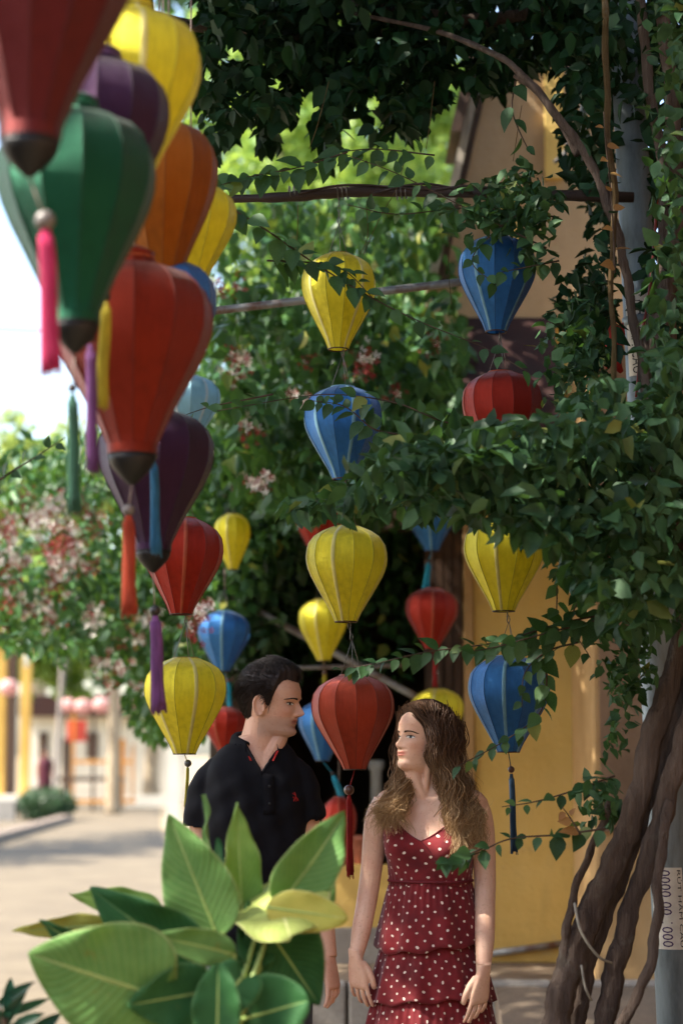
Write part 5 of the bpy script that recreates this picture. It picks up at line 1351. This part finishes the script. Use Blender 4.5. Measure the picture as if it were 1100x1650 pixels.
# short dark hair
def hairline_m(th):
    a = np.abs(np.degrees(np.arctan2(np.sin(th), np.cos(th))))
    return np.interp(a, [0, 18, 35, 50, 60, 68, 74, 80, 86, 92, 100, 112, 130, 180], [.176, .178, .183, .176, .162, .138, .098, .094, .122, .130, .128, .085, .048, .040])
def hair_cap(head, line, thick, name, m, parent, nth=120, nz_=44):
    th = np.linspace(-math.pi, math.pi, nth, endpoint=False); vs = []; zl_ = line(th)
    for j in range(nz_):
        t = j/(nz_-1); z = zl_ + (.2249-zl_)*t**.9
        L = head.local(th, z, False); Lo = head.local(th, np.maximum(z-.002, 0), False)
        nrm = L - np.array((-.012, 0, .10)); nrm /= np.linalg.norm(nrm, axis=1)[:, None]
        k = thick(th, z, np.clip((z-zl_)/.022, 0, 1)); L = L + nrm*k[:, None]; vs.append(L)
    V = np.concatenate(vs); fs = [(j*nth+k, j*nth+(k+1) % nth, (j+1)*nth+(k+1) % nth, (j+1)*nth+k) for j in range(nz_-1) for k in range(nth)] + [tuple((nz_-1)*nth+k for k in range(nth))]
    return mesh_obj(name, head.world(V), fs, m, parent), V.reshape(nz_, nth, 3)
def thick_m(th, z, e):
    a = np.abs(np.arctan2(np.sin(th), np.cos(th))); top = np.clip((z-.15)/.05, 0, 1); fr_ = np.clip(np.cos(a), 0, 1)
    rs = .0015*np.sin(th*23) + .001*np.sin(th*41 + z*200)
    return (.004 + .007*e + .008*top + .009*top*fr_**2 + rs*e)*np.clip(e*1.2+.15, 0, 1)
hair, HV = hair_cap(hm, hairline_m, thick_m, 'hair', M_hair_m, body)
e = MB(); nzv, nthv, _ = HV.shape
for k in range(4600):
    j = int(rng.integers(0, nzv-2)); i = int(rng.integers(0, nthv)); p = HV[j, i]
    out = p - np.array((-.012, 0, .10)); out /= np.linalg.norm(out)
    top = np.clip((p[2]-.15)/.05, 0, 1)
    comb = np.array((-.75 + .2*rng.normal(), -.35*np.sign(p[1])*(1-top) + .55*top + .25*rng.normal(), -.75*(1-top) + .25*top))
    if p[0] > .05: comb = np.array((-.15 + .3*rng.normal(), .75 + .2*rng.normal(), .35))
    comb -= out*(comb@out); comb /= np.linalg.norm(comb); L_ = rng.uniform(.014, .03) if p[2] < .14 else rng.uniform(.025, .05)
    pts = [p - out*.002, p + comb*L_*.35 + out*.003, p + comb*L_*.7 + out*(.002 + .003*rng.random()), p + comb*L_ + out*rng.uniform(-.004, .004)]
    e.tube([Vector(q) for q in hm.world(np.array(pts))], [.0007, .0008, .0007, .0003], 3, caps=False)
e.build('hair_strands', M_hair_m, hair)

# ------------------------------------------------------------------ person in the dotted dress
HW = Vector((W(692, 1215, 6.0).x, 6.0, 0))
wom = tag(empty('person', HW), 'person with long wavy hair in dark red polka dot dress, looking at the other', 'person')
yw = R(-16)
fx = Vector((math.cos(yw), math.sin(yw), 0)); fy = Vector((-math.sin(yw), math.cos(yw), 0))
TW = [(.80, .135, .112, 0, 0), (.95, .130, .106, 0, 0), (1.05, .118, .096, 0, 0), (1.14, .112, .090, 0, 0), (1.20, .119, .093, 0, 0), (1.27, .130, .098, 0, 0), (1.33, .138, .092, 0, .008), (1.375, .136, .080, 0, .014), (1.402, .115, .066, 0, .018), (1.420, .080, .056, 0, .020), (1.437, .054, .050, -.003, .016), (1.46, .046, .046, -.006, .012)]
BUST = (.030, R(24), 1.245, .048, R(30))
hw = Head(HW + Vector((-.036, -.022, 1.462)), R(180+33), R(10), R(0), .915, False)
mb = MB(); add_torso(mb, TW, HW, fx, fy, np.linspace(.85, 1.455, 42), 0, BUST)
n0 = HW + Vector((.0, .018, 1.39)); n1 = Vector(hw.world(np.array((-.022, 0, .05))))
mb.tube([n0, n0.lerp(n1, .4), n0.lerp(n1, .7), n1], [.052, .047, .046, .046], 22)
mb.tube([Vector(hw.world(np.array((.030, 0, .006)))), HW + Vector((-.02, -.035, 1.385))], [.022, .022], 12)
mb.tube([Vector(hw.world(np.array((-.002, .05, .05)))), HW + Vector((-.022, -.036, 1.375))], [.010, .010], 10)
for s_ in (-1, 1):      # collar bones
    mb.tube([HW + fx*(s_*.016) + fy*(-.052) + Vector((0, 0, 1.385)), HW + fx*(s_*.06) + fy*(-.048) + Vector((0, 0, 1.396)), HW + fx*(s_*.105) + fy*(-.022) + Vector((0, 0, 1.400))], [.0065, .006, .005], 8); mb.ball(HW + fx*(s_*.128) + fy*.008 + Vector((0, 0, 1.372)), .043, 18)
hw.add_to(mb)
AW = {-1: [HW + Vector(v) for v in ((-.128, .028, 1.372), (-.156, .026, 1.32), (-.172, .024, 1.20), (-.186, .02, 1.10), (-.206, -.02, 1.00), (-.222, -.05, .925))],
      1: [HW + Vector(v) for v in ((.128, -.022, 1.372), (.150, -.020, 1.31), (.160, -.02, 1.18), (.158, -.045, 1.09), (.152, -.11, .99), (.142, -.175, .895))]}
for s_ in (-1, 1):
    P = smooth_path(AW[s_], 5); mb.tube(P, lerp_radii([.044, .039, .033, .031, .029, .020], len(P)), 18)
    hand(mb, AW[s_][-1], (Vector((.10, -.05, -1)) if s_ < 0 else Vector((-.16, -.08, -1))), (-s_*.8, -.55, -.1), (-s_*.45, .85, 0), .90)
for s_ in (-1, 1):
    b0 = HW + Vector((s_*.066, 0, 0))
    loft(mb, [(b0 + Vector((0, y, z)), Vector((r1, 0, 0)), Vector((0, r1*1.05, 0))) for z, r1, y in ((.88, .062, 0), (.70, .062, 0), (.50, .052, -.005), (.42, .050, -.005), (.30, .048, .012), (.12, .032, .012), (.05, .036, .01))], 20)
    loft(mb, [(b0 + Vector((0, .05, .03)), Vector((.022, 0, 0)), Vector((0, 0, .026))), (b0 + Vector((0, -.02, .035)), Vector((.030, 0, 0)), Vector((0, 0, .033))), (b0 + Vector((0, -.11, .022)), Vector((.040, 0, 0)), Vector((0, 0, .018))), (b0 + Vector((0, -.17, .016)), Vector((.026, 0, 0)), Vector((0, 0, .011)))], 14)
body = union_mesh('body', mb, .0026, 3, M_skin_w, wom); hw.tint(body.data, HW)
hw.eyes(body, M_iris_w, .0012, .0010, 1.0)
# dress -----------------------------------------------------------------
def dots_mat():
    N = NT('red_dotted_cotton'); uv = N.uv(); mp = N.n('Mapping'); mp.inputs['Scale'].default_value = (1/.0275,)*3; mp.inputs['Rotation'].default_value = (0, 0, R(38)); nz_ = N.n('TexNoise'); nz_.inputs['Scale'].default_value = 26; nz_.inputs['Detail'].default_value = 1; N.l(uv, nz_.inputs['Vector']); sc_ = N.n('VectorMath', operation='SCALE'); sc_.inputs[3].default_value = .018; N.l(nz_.outputs['Color'], sc_.inputs[0]); ad_ = N.n('VectorMath', operation='ADD'); N.l(uv, ad_.inputs[0]); N.l(sc_.outputs[0], ad_.inputs[1]); N.l(ad_.outputs[0], mp.inputs[0])
    fr_ = N.n('VectorMath', operation='FRACTION'); N.l(mp.outputs[0], fr_.inputs[0])
    sb = N.n('VectorMath', operation='SUBTRACT'); sb.inputs[1].default_value = (.5, .5, 0); N.l(fr_.outputs[0], sb.inputs[0])
    sx = N.n('SeparateXYZ'); N.l(sb.outputs[0], sx.inputs[0])
    d = N.math('SQRT', N.math('ADD', N.math('POWER', sx.outputs[0], 2.0), N.math('POWER', sx.outputs[1], 2.0)))
    mk = N.math('LESS_THAN', d, .13)
    f = N.noise(14, 5, .6); base = N.ramp(f, [(.3, hexc('#58131a')), (.7, hexc('#7e1e24'))])
    col = N.mix(mk, base, hexc('#d8c8ba'))
    th = N.noise(420, 3, .6)
    return N.finish(N.principled(col, .8, .25, 0, N.bump(N.math('ADD', th, f), .3, .003), Sheen_Weight=.15).outputs[0])
M_dots = dots_mat()
def cloth_grid(name, fn, nu, nv, parent, rscale, closed=True, mask=None):
    """fn(i/nu, j/nv) -> world point; UV in metres so the printed dots keep their size"""
    cols = nu + 1
    P = [[fn(i/nu, j/nv) for i in range(cols)] for j in range(nv+1)]
    vs = [p for row in P for p in row]; fs = []; 
    for j in range(nv):
        for i in range(nu): fs.append((j*cols+i, j*cols+i+1, (j+1)*cols+i+1, (j+1)*cols+i))
    o = mesh_obj(name, vs, fs, M_dots, parent); ul = o.data.uv_layers.new(name='UVMap')
    uvs = np.zeros((len(vs), 2))
    for j in range(nv+1):
        for i in range(cols): uvs[j*cols+i] = (i/nu*2*math.pi*rscale, P[j][i].z)
    li = np.empty(len(o.data.loops), np.int32); o.data.loops.foreach_get('vertex_index', li); ul.data.foreach_set('uv', uvs[li].astype(np.float32).ravel())
    s = o.modifiers.new('t', 'SOLIDIFY'); s.thickness = .0022; s.offset = 1
    return o
dress = empty('dress', (0, 0, 0)); dress.parent = wom
Z_W = 1.148
def neckline(phi):
    a = abs(math.degrees(math.atan2(math.sin(phi), math.cos(phi))))
    return float(np.interp(a, [0, 8, 38, 46, 70, 95, 180], [1.268, 1.282, 1.338, 1.340, 1.305, 1.288, 1.285]))
def bod(u, v_):
    phi = -math.pi + 2*math.pi*u; z = Z_W - .012 + (neckline(phi) - Z_W + .012)*v_
    gather = .0022*math.sin(phi*34)*max(0, 1 - v_*3) + .0018*math.sin(phi*9 + v_*9)*v_
    return torso_pt(TW, HW, fx, fy, phi, z, .0065 + gather, BUST)
bodice = cloth_grid('bodice', bod, 180, 26, dress, .135)
# neckline binding and crossed edge
e = MB(); e.tube([torso_pt(TW, HW, fx, fy, -math.pi + 2*math.pi*i/120, neckline(-math.pi + 2*math.pi*i/120) - .001, .0085, BUST) for i in range(121)], .0022, 6); e.build('neck_binding', mat('red_binding', '#64141e', .8, .15, 20, .2), dress)
e = MB(); e.tube(smooth_path([torso_pt(TW, HW, fx, fy, R(a), z, .010, BUST) for a, z in ((0, 1.268), (7, 1.24), (17, 1.20), (30, 1.165))], 6), .0016, 5); e.build('wrap_edge', mat('red_binding', '#64141e'), dress)
for s_ in (-1, 1):
    pts = [torso_pt(TW, HW, fx, fy, s_*R(42), 1.336, .006, BUST), torso_pt(TW, HW, fx, fy, s_*R(48), 1.362, .004), HW + fx*(s_*.088) + fy*(.012) + Vector((0, 0, 1.402)), torso_pt(TW, HW, fx, fy, s_*R(135), 1.36, .004), torso_pt(TW, HW, fx, fy, s_*R(140), 1.29, .006)]
    e = MB(); e.tube(smooth_path(pts, 6), .0035, 6, squash=.5); e.build('strap', mat('red_binding', '#64141e'), dress)
e = MB(); e.tube([torso_pt(TW, HW, fx, fy, -math.pi + 2*math.pi*i/90, Z_W, .011) for i in range(91)], .004, 6); e.build('waist_seam', mat('red_binding', '#64141e'), dress)
def tier(z0, z1, r0, r1, amp, nf, seed):
    rs = np.random.default_rng(seed); ph = rs.uniform(0, 6.28, 4)
    def fn(u, v_):
        phi = -math.pi + 2*math.pi*u; t = v_
        rx = r0[0] + (r1[0]-r0[0])*t**.85; ry = r0[1] + (r1[1]-r0[1])*t**.85
        w_ = amp*t**.7*(math.sin(phi*nf + ph[0]) + .6*math.sin(phi*(nf*1.7//1) + ph[1]) + .5*math.sin(phi*3 + ph[2])) + .0022*math.sin(phi*nf*5)*(1-t)**2
        z = z0 + (z1-z0)*t + .010*t*math.sin(phi*2 + ph[3]) + .006*t*math.sin(phi*nf + ph[0] + 1)
        return HW + fx*((rx+w_)*math.sin(phi)) + fy*(-(ry+w_)*math.cos(phi)) + Vector((0, 0, z))
    return fn
cloth_grid('skirt_tier', tier(1.150, .955, (.119, .097), (.166, .146), .0050, 9, 1), 200, 16, dress, .135)
cloth_grid('skirt_tier', tier(.980, .805, (.138, .119), (.190, .166), .0060, 10, 2), 220, 16, dress, .165)
cloth_grid('skirt_tier', tier(.835, .50, (.166, .142), (.232, .205), .010, 10, 3), 240, 22, dress, .195)
cloth_grid('skirt_lining', tier(.96, .80, (.139, .120), (.168, .142), .002, 9, 4), 120, 6, dress, .15)

# long wavy hair -----------------------------------------------------------
def hairline_w(th):
    a = np.abs(np.degrees(np.arctan2(np.sin(th), np.cos(th))))
    return np.interp(a, [0, 15, 30, 45, 56, 64, 72, 80, 90, 180], [.190, .186, .176, .160, .140, .112, .085, .060, .035, .02])
def thick_w(th, z, e): return (.005 + .019*e)*np.clip(e + .2, 0, 1) + .001*np.sin(th*31)*e
hairw, _ = hair_cap(hw, hairline_w, thick_w, 'hair', mat('hair_base', '#35251a', .95, .25, 40, .4, spec=.1), body)
a_ = hairw.data.attributes.new('along', 'FLOAT', 'POINT')
sv = []; sf = []; along = []
def strand(pts, r, amp, wl, ph, n=22):
    P = smooth_path(pts, 8); L = [0]
    for i in range(len(P)-1): L.append(L[-1] + (P[i+1]-P[i]).length)
    tot = L[-1]; out = []
    for i, p in enumerate(P):
        t = L[i]/tot; k = amp*np.clip((t-.28)/.35, 0, 1)*(1 - .35*np.clip((t-.8)/.2, 0, 1)); q = L[i]/wl*2*math.pi + ph
        out.append(p + Vector((math.sin(q), math.cos(q)*.8, .25*math.sin(q*.5)))*k)
    base = len(sv)
    for i, p in enumerate(out):
        t = L[i]/tot; rr = r*(1 - .75*max(0, (t-.7)/.3)); d = (out[min(i+1, len(out)-1)] - out[max(i-1, 0)]).normalized(); a = d.cross(Vector((.3, 1, .1))).normalized(); b_ = d.cross(a)
        for k in range(3):
            an = 2*math.pi/3*k; sv.append(p + (a*math.cos(an)*1.5 + b_*math.sin(an)*.8)*rr); along.append(t)
    for i in range(len(out)-1):
        for k in range(3): sf.append((base+i*3+k, base+i*3+(k+1) % 3, base+(i+1)*3+(k+1) % 3, base+(i+1)*3+k))
neck_c = HW + Vector((-.012, .012, 0))
def w_loc(a, b_, c): return Vector(hw.world(np.array((a, b_, c))))
# locks: groups of strands share a guide so the hair reads as wavy locks
NL = 250
for l in range(NL):
    th = R(rng.uniform(28, 180))*(1 if rng.random() < .5 else -1)
    side = np.sign(th); ath = abs(math.degrees(th))
    part = -.010
    z_r = rng.uniform(.150, .223) if ath > 75 else rng.uniform(.186, .221)
    lay = rng.random()                                          # 0 inner, 1 outer
    ph = rng.uniform(0, 6.28); wl = rng.uniform(.07, .11); amp = rng.uniform(.008, .015)
    zend = rng.uniform(1.225, 1.33) if lay > .3 else rng.uniform(1.28, 1.36)
    root_l = hw.local(np.array([th]), np.array([z_r]), False)[0]
    thb = math.copysign(max(abs(th), R(78)), th)
    mid_l = hw.local(np.array([thb]), np.array([.125]), False)[0]; low_l = hw.local(np.array([math.copysign(max(abs(th), R(84)), th)]), np.array([.06]), False)[0]
    cen = np.array((-.012, 0, .10))
    def push(p, k): d = p - np.array((-.02, 0, p[2])); d /= max(1e-6, np.linalg.norm(d)); return p + d*k
    A = Vector(hw.world(push(root_l, .016 + .008*lay) + np.array((0, 0, .004)))); B = Vector(hw.world(push(mid_l, .018 + .020*lay))); Cc = Vector(hw.world(push(low_l, .020 + .030*lay)))
    # world azimuth of this lock round the neck
    dv = Cc - Vector((hw.o.x, hw.o.y, Cc.z)); az = math.atan2(dv.y, dv.x)
    dirw = Vector((math.cos(az), math.sin(az), 0))
    # on the shoulder the hair spreads; front locks fall over the chest, the others behind and beside the arm
    r_sh = rng.uniform(.08, .115) + .03*lay
    D = neck_c + dirw*r_sh + Vector((0, 0, 1.40)); D.z = 1.42 + rng.uniform(-.01, .012)
    spread = rng.uniform(.10, .145) + .03*lay
    E_ = neck_c + Vector((dirw.x*spread*1.02, dirw.y*spread*1.0, 0)); E_.z = 1.335
    if E_.y < HW.y + .02:                                        # stays in front of the chest and arm
        E_.y = min(E_.y, HW.y - .098 + .25*abs(E_.x - HW.x)**1.2) - .012*lay
    else: E_.y = max(E_.y, HW.y + .085)
    if E_.x - HW.x > .09 and E_.y < HW.y: E_.y -= .01
    if side < 0 and ath < 125:                                   # far side: over the front of the other shoulder
        D = HW + Vector((-.082 + rng.normal()*.012, -.035 + rng.normal()*.012, 1.425)); E_ = HW + Vector((-.118 + rng.normal()*.020, -.088 - .014*lay, 1.355)); zend = rng.uniform(1.285, 1.35)
    Fp = E_ + Vector((rng.normal()*.012 + .010*np.sign(E_.x-HW.x), rng.normal()*.006 - (.012 if E_.y < HW.y else 0), zend - 1.335))
    for s_ in range(13):
        j = lambda k: Vector(rng.normal(size=3)*k)
        strand([A + j(.008), B + j(.007), Cc + j(.009), D + j(.008), E_ + j(.009), Fp + j(.011) + Vector((0, 0, rng.normal()*.014))], rng.uniform(.0006, .0013), amp*rng.uniform(.6, 1.2), wl, ph + rng.normal()*.4)
# fly-away hairs
for l in range(60):
    th = R(rng.uniform(80, 180))*(1 if rng.random() < .5 else -1); p = Vector(hw.world(hw.local(np.array([th]), np.array([rng.uniform(.10, .2)]), False)[0]*1.05)); d = (p - hw.o); d.z = 0; d.normalize()
    strand([p, p + d*.03 - Vector((0, 0, .05)), p + d*.045 - Vector((0, 0, .12)), p + d*rng.uniform(.04, .09) - Vector((0, 0, rng.uniform(.17, .25)))], .0006, .008, .07, rng.uniform(0, 6))
ho = mesh_obj('hair_strands', sv, sf, M_hair_w, hairw); at = ho.data.attributes.new('along', 'FLOAT', 'POINT'); at.data.foreach_set('value', np.array(along, np.float32))

# ------------------------------------------------------------------ far person in maroon down the lane
pf = Vector((W(72, 1300, 57).x, 57, 0)); far = tag(empty('person', pf), 'far small person in long maroon clothes standing before the white house', 'person')
mb = MB(); mb.tube([pf + Vector((0, 0, 1.30)), pf + Vector((0, 0, 1.45))], [.06, .055], 12); mb.ball(pf + Vector((.01, -.02, 1.56)), .10, 16, sc=(.85, .95, 1.15))
for s_ in (-1, 1): mb.tube([pf + Vector((s_*.17, 0, 1.36)), pf + Vector((s_*.23, 0, 1.1)), pf + Vector((s_*.2, -.1, .86))], [.05, .045, .03], 10); mb.tube([pf + Vector((s_*.08, 0, .7)), pf + Vector((s_*.08, 0, .0))], [.06, .04], 10)
loft(mb, [(pf + Vector((0, 0, z)), Vector((r, 0, 0)), Vector((0, r*.65, 0))) for z, r in ((.6, .16), (.9, .17), (1.1, .15), (1.3, .19), (1.40, .12))], 20)
union_mesh('body', mb, .015, 2, mat('far_skin', '#9a705a', .6), far)
M_mar = mat('maroon_cloth', '#4a1426', .8, .2, 6, .2); mb = MB()
loft(mb, [(pf + Vector((0, 0, z)), Vector((r, 0, 0)), Vector((0, r*.7, 0))) for z, r in ((.12, .26), (.5, .22), (.9, .20), (1.1, .175), (1.3, .21), (1.42, .13))], 24); mb.build('robe', M_mar, far)
mb = MB(); mb.ball(pf + Vector((.01, .0, 1.61)), .112, 16, sc=(.9, .95, .95)); mb.build('hair', M_hair_m, far)
# ================================================================== big-leaved plant in the foreground
def big_leaf_mat(name, c1, c2, edge, tw=.25):
    N = NT(name); uv = N.uv(); sx = N.n('SeparateXYZ'); N.l(uv, sx.inputs[0]); u, v_ = sx.outputs[0], sx.outputs[1]   # u along, v across (-1..1)
    av = N.math('ABSOLUTE', v_)
    # pale midrib, fine side veins sweeping forward
    rib = N.math('LESS_THAN', av, .035)
    ph = N.math('SUBTRACT', N.math('MULTIPLY', u, 15.0), N.math('MULTIPLY', av, 4.2)); tri = N.math('ABSOLUTE', N.math('SUBTRACT', N.math('FRACT', ph), .5))
    vein = N.math('SUBTRACT', 1.0, N.math('MULTIPLY', tri, 9.0), True)
    f = N.noise(7, 5, .6); g = N.noise(45, 4, .6)
    col = N.ramp(f, [(.28, hexc(c2)), (.7, hexc(c1))]); col = N.mix(.25, col, N.ramp(g, [(.35, hexc(c2)), (.65, hexc(c1))]))
    col = N.mix(N.math('MULTIPLY', vein, .2), col, hexc(edge)); col = N.mix(N.math('MULTIPLY', rib, .75), col, hexc(edge))
    rim = N.math('MULTIPLY', N.math('GREATER_THAN', av, .965), .6); col = N.mix(rim, col, hexc(edge))
    nb = N.bump(N.math('SUBTRACT', N.math('MULTIPLY', g, .3), N.math('MULTIPLY', tri, 1.6)), .35, .004)
    sp_ = N.ramp(N.noise(16, 6, .7), [(.66, (0, 0, 0, 1)), (.70, (1, 1, 1, 1))]); col = N.mix(N.math('MULTIPLY', sp_, .45), col, hexc('#8a7a3c'))
    p = N.principled(col, .6, .16, 0, nb); t = N.n('BsdfTranslucent'); N.l(N.mix(.4, col, hexc('#8fb04a')), t.inputs[0])
    mx = N.n('MixShader'); mx.inputs[0].default_value = tw; N.l(p.outputs[0], mx.inputs[1]); N.l(t.outputs[0], mx.inputs[2])
    return N.finish(mx.outputs[0])
BLM = dict(mid=big_leaf_mat('broad_leaf_mid', '#7aa358', '#578446', '#b4c484', .3), dark=big_leaf_mat('broad_leaf_dark', '#3a6c3c', '#23502c', '#6f9660'), light=big_leaf_mat('broad_leaf_light', '#8cae54', '#668f40', '#c4d084', .3),
           yellow=big_leaf_mat('broad_leaf_yellow', '#c4bc5c', '#a0a648', '#d8d294'), pale=big_leaf_mat('broad_leaf_pale', '#b9c070', '#92a850', '#dcdc9c'))
PY = 4.35
pz = W(360, 1650, PY)
plant = tag(empty('broadleaf_plant', (W(370, 1650, PY).x, PY, 0)), 'large potted plant with broad glossy green leaves, two turning yellow', 'plant')
crown0 = Vector((W(372, 1650, PY).x, PY, W(372, 1690, PY).z))
def bigleaf(bx, by, tx, ty, wpx, col, db=0., dt=0., roll=0., fold=.25, bend=0., shape='ovate', wave=.06, petiole=True, label=None, droop=0.):
    """a blade from base pixel to tip pixel; db/dt shift base and tip along the view, roll turns the blade about its midrib"""
    B = W(bx, by, PY+db); T = W(tx, ty, PY+dt); ax = T - B; L = ax.length; ax.normalize()
    view = ((B+T)/2 - Vector((0, 0, CAM_H))).normalized(); nrm = -view - ax*(-view).dot(ax); nrm.normalize(); side = ax.cross(nrm)
    c_, s_ = math.cos(roll), math.sin(roll); side, nrm = side*c_ + nrm*s_, nrm*c_ - side*s_
    wd = wpx*PY/F*.5; nu, nv = 32, 12; vs = []; uvs = []
    prof = {'ovate': lambda u: (math.sin(math.pi*min(1, u**.62))**.8)*(1 - .12*u), 'round': lambda u: math.sin(math.pi*u**.75)**.55, 'heart': lambda u: (math.sin(math.pi*min(1, .06 + .94*u**.55)))**.75}[shape]
    for i in range(nu+1):
        u = i/nu; h = max(prof(min(.999, max(.001, u))), .012)
        for j in range(nv+1):
            v_ = -1 + 2*j/nv; hw_ = wd*h
            back = (-.16*L*abs(v_)**1.5*(1-u)**4) if shape == 'heart' else 0
            p = B + ax*(u*L + back) + side*(v_*hw_) + nrm*(-fold*0 + abs(v_)*hw_*fold + bend*L*math.sin(math.pi*u) - droop*L*u*u + wave*L*math.sin(u*9 + v_*2.5)*abs(v_)*.5 + .018*L*math.sin(u*21 + bx)*v_*v_*abs(v_))
            vs.append(p); uvs.append((u, v_))
    fs = [(i*(nv+1)+j, i*(nv+1)+j+1, (i+1)*(nv+1)+j+1, (i+1)*(nv+1)+j) for i in range(nu) for j in range(nv)]
    o = mesh_obj('leaf', vs, fs, BLM[col], plant); ul = o.data.uv_layers.new(name='UVMap'); li = np.empty(len(o.data.loops), np.int32); o.data.loops.foreach_get('vertex_index', li)
    ul.data.foreach_set('uv', np.array(uvs, np.float32)[li].ravel())
    sd = o.modifiers.new('t', 'SOLIDIFY'); sd.thickness = .0012
    e = MB(); rib = [B + ax*(u*L*.97) + nrm*(bend*L*math.sin(math.pi*u) - droop*L*u*u - .0008) for u in np.linspace(0, 1, 14)]
    e.tube(rib, lerp_radii([.0036, .0026, .0008], 14), 6); e.build('midrib', MID, o)
    if petiole:
        e = MB(); c = crown0 + Vector((random.uniform(-.03, .03), random.uniform(-.03, .03), 0)); e.tube(smooth_path([c - Vector((0, 0, .45)), c, c.lerp(B, .55) + Vector((0, 0, .02)), B], 6), lerp_radii([.013, .010, .006, .0042], 19), 8); e.build('petiole', MID, o)
    if label: o['label'] = label
    return o
MID = mat('leaf_stalk', '#93ab5c', .5, .15, 12, .1)
bigleaf(352, 1512, 272, 1312, 122, 'mid', .0, .03, roll=.12, fold=.12, bend=.02)
bigleaf(392, 1490, 383, 1293, 72, 'light', .10, .12, roll=-.35, fold=.35, bend=-.02)
bigleaf(362, 1500, 350, 1350, 60, 'dark', .13, .16, roll=.7, fold=.3)
bigleaf(345, 1470, 329, 1280, 46, 'mid', .18, .2, roll=1.15, fold=.2)
bigleaf(447, 1462, 556, 1306, 100, 'mid', .05, .12, roll=-.2, fold=.45, bend=.10, label='upright leaf rolled into a funnel')
bigleaf(510, 1480, 520, 1345, 70, 'mid', .15, .18, roll=.4, fold=.3)
bigleaf(440, 1424, 468, 1512, 170, 'pale', .16, -.10, roll=.05, fold=-.1, shape='round', bend=.06, label='pale yellow leaf with yellow lip')
bigleaf(430, 1462, 560, 1480, 66, 'yellow', -.02, -.06, roll=.1, fold=.1, shape='round', wave=.05, petiole=False)
bigleaf(420, 1480, 515, 1620, 150, 'dark', .03, .05, roll=-.2, fold=.2)
bigleaf(330, 1560, 145, 1430, 125, 'dark', -.02, -.03, roll=.25, fold=.40, bend=.07)
bigleaf(262, 1470, 112, 1440, 58, 'light', .12, .14, roll=-.3, fold=.2)
bigleaf(378, 1538, 238, 1506, 58, 'mid', -.10, -.16, roll=-.1, fold=.3, bend=.03)
bigleaf(240, 1600, 46, 1536, 190, 'mid', -.18, -.24, roll=.1, fold=.10, shape='heart', bend=.03)
bigleaf(180, 1490, 20, 1500, 46, 'yellow', .05, .06, roll=.3, fold=.2, wave=.04, label='yellowing leaf at the plant edge')
bigleaf(150, 1540, 64, 1482, 40, 'dark', .0, .0, roll=.4, fold=.25)
bigleaf(270, 1520, 190, 1590, 90, 'dark', .06, .05, roll=.2, fold=.2)
bigleaf(320, 1600, 205, 1620, 100, 'dark', -.14, -.22, roll=.2, fold=.2, shape='heart')
bigleaf(390, 1575, 320, 1660, 80, 'dark', -.16, -.24, roll=-.2, fold=.25, shape='heart')
bigleaf(350, 1680, 352, 1552, 74, 'dark', -.24, -.22, roll=.2, fold=.3, shape='round')
bigleaf(400, 1640, 498, 1612, 110, 'dark', -.12, -.2, roll=.2, fold=.2, shape='round')
bigleaf(420, 1560, 400, 1450, 70, 'dark', .02, .08, roll=-.3, fold=.2)
bigleaf(300, 1680, 170, 1690, 120, 'dark', -.1, -.1, roll=.1, fold=.2, shape='heart')
bigleaf(430, 1690, 470, 1600, 110, 'dark', .0, .0, roll=.1, fold=.2, shape='heart')
bigleaf(300, 1560, 260, 1490, 120, 'dark', .12, .12, roll=.1, fold=.2)
# pot below the view
pc = Vector((crown0.x, PY, 0))
MB().lathe([(.17, 0), (.19, .02), (.25, .40), (.27, .42), (.27, .46), (.24, .46), (.23, .40), (.02, .39)], pc, 28).build('pot', mat('glazed_pot', '#4a5a58', .35, .2, 8, .1), plant)
e = MB(); e.tube([pc + Vector((0, 0, .36)), pc + Vector((.01, 0, .6)), crown0], [.035, .03, .022], 12); e.build('stalk', MID, plant)
# ---- small strappy plant at the corner
sp = tag(empty('strap_leaf_plant', (W(20, 1650, 4.2).x, 4.2, 0)), 'small dark plant with narrow pointed leaves at the lane edge', 'plant')
L_strap = leaf_mat('strap_leaf', '#0f2e22', '#1b4430', '#2f5a3c', '#4a7a3a', .12, .35)
base = W(10, 1690, 4.2)
for (bx, by, tx, ty, wd) in [(10, 1640, 20, 1570, 20), (0, 1620, 52, 1582, 20), (-10, 1640, -30, 1575, 22), (5, 1640, 84, 1604, 16), (20, 1660, 70, 1632, 22), (40, 1680, 100, 1630, 24), (30, 1690, -10, 1622, 20), (60, 1700, 130, 1650, 22), (-20, 1680, 40, 1600, 22), (50, 1690, 30, 1640, 18)]:
    B, T = W(bx, by, 4.2 + random.uniform(-.05, .05)), W(tx, ty, 4.2 + random.uniform(-.08, .08)); ax = (T-B); L = ax.length; ax.normalize(); n_ = Vector((random.uniform(-.5, .5), -.8, .5)); n_ = (n_ - ax*n_.dot(ax)).normalized(); sd_ = ax.cross(n_); hw_ = wd*4.2/F*.5
    vs = []; 
    for i in range(9):
        u = i/8; h = math.sin(math.pi*min(1, .12 + .88*u))**.8 if u < .999 else .02
        for v_ in (-1, 0, 1): vs.append(B + ax*(u*L) + sd_*(v_*hw_*h) + n_*(abs(v_)*hw_*.45 - .12*L*u*u))
    mesh_obj('leaf', vs, [(i*3+j, i*3+j+1, (i+1)*3+j+1, (i+1)*3+j) for i in range(8) for j in range(2)], L_strap, sp)
    e = MB(); e.tube([Vector((base.x, 4.2, .36)), base, B], [.008, .006, .003], 6); e.build('petiole', M_twig, sp)
MB().lathe([(.12, 0), (.17, .32), (.19, .34), (.19, .38), (.16, .38), (.02, .33)], (base.x, 4.2, 0), 24).build('pot', M_terra, sp)
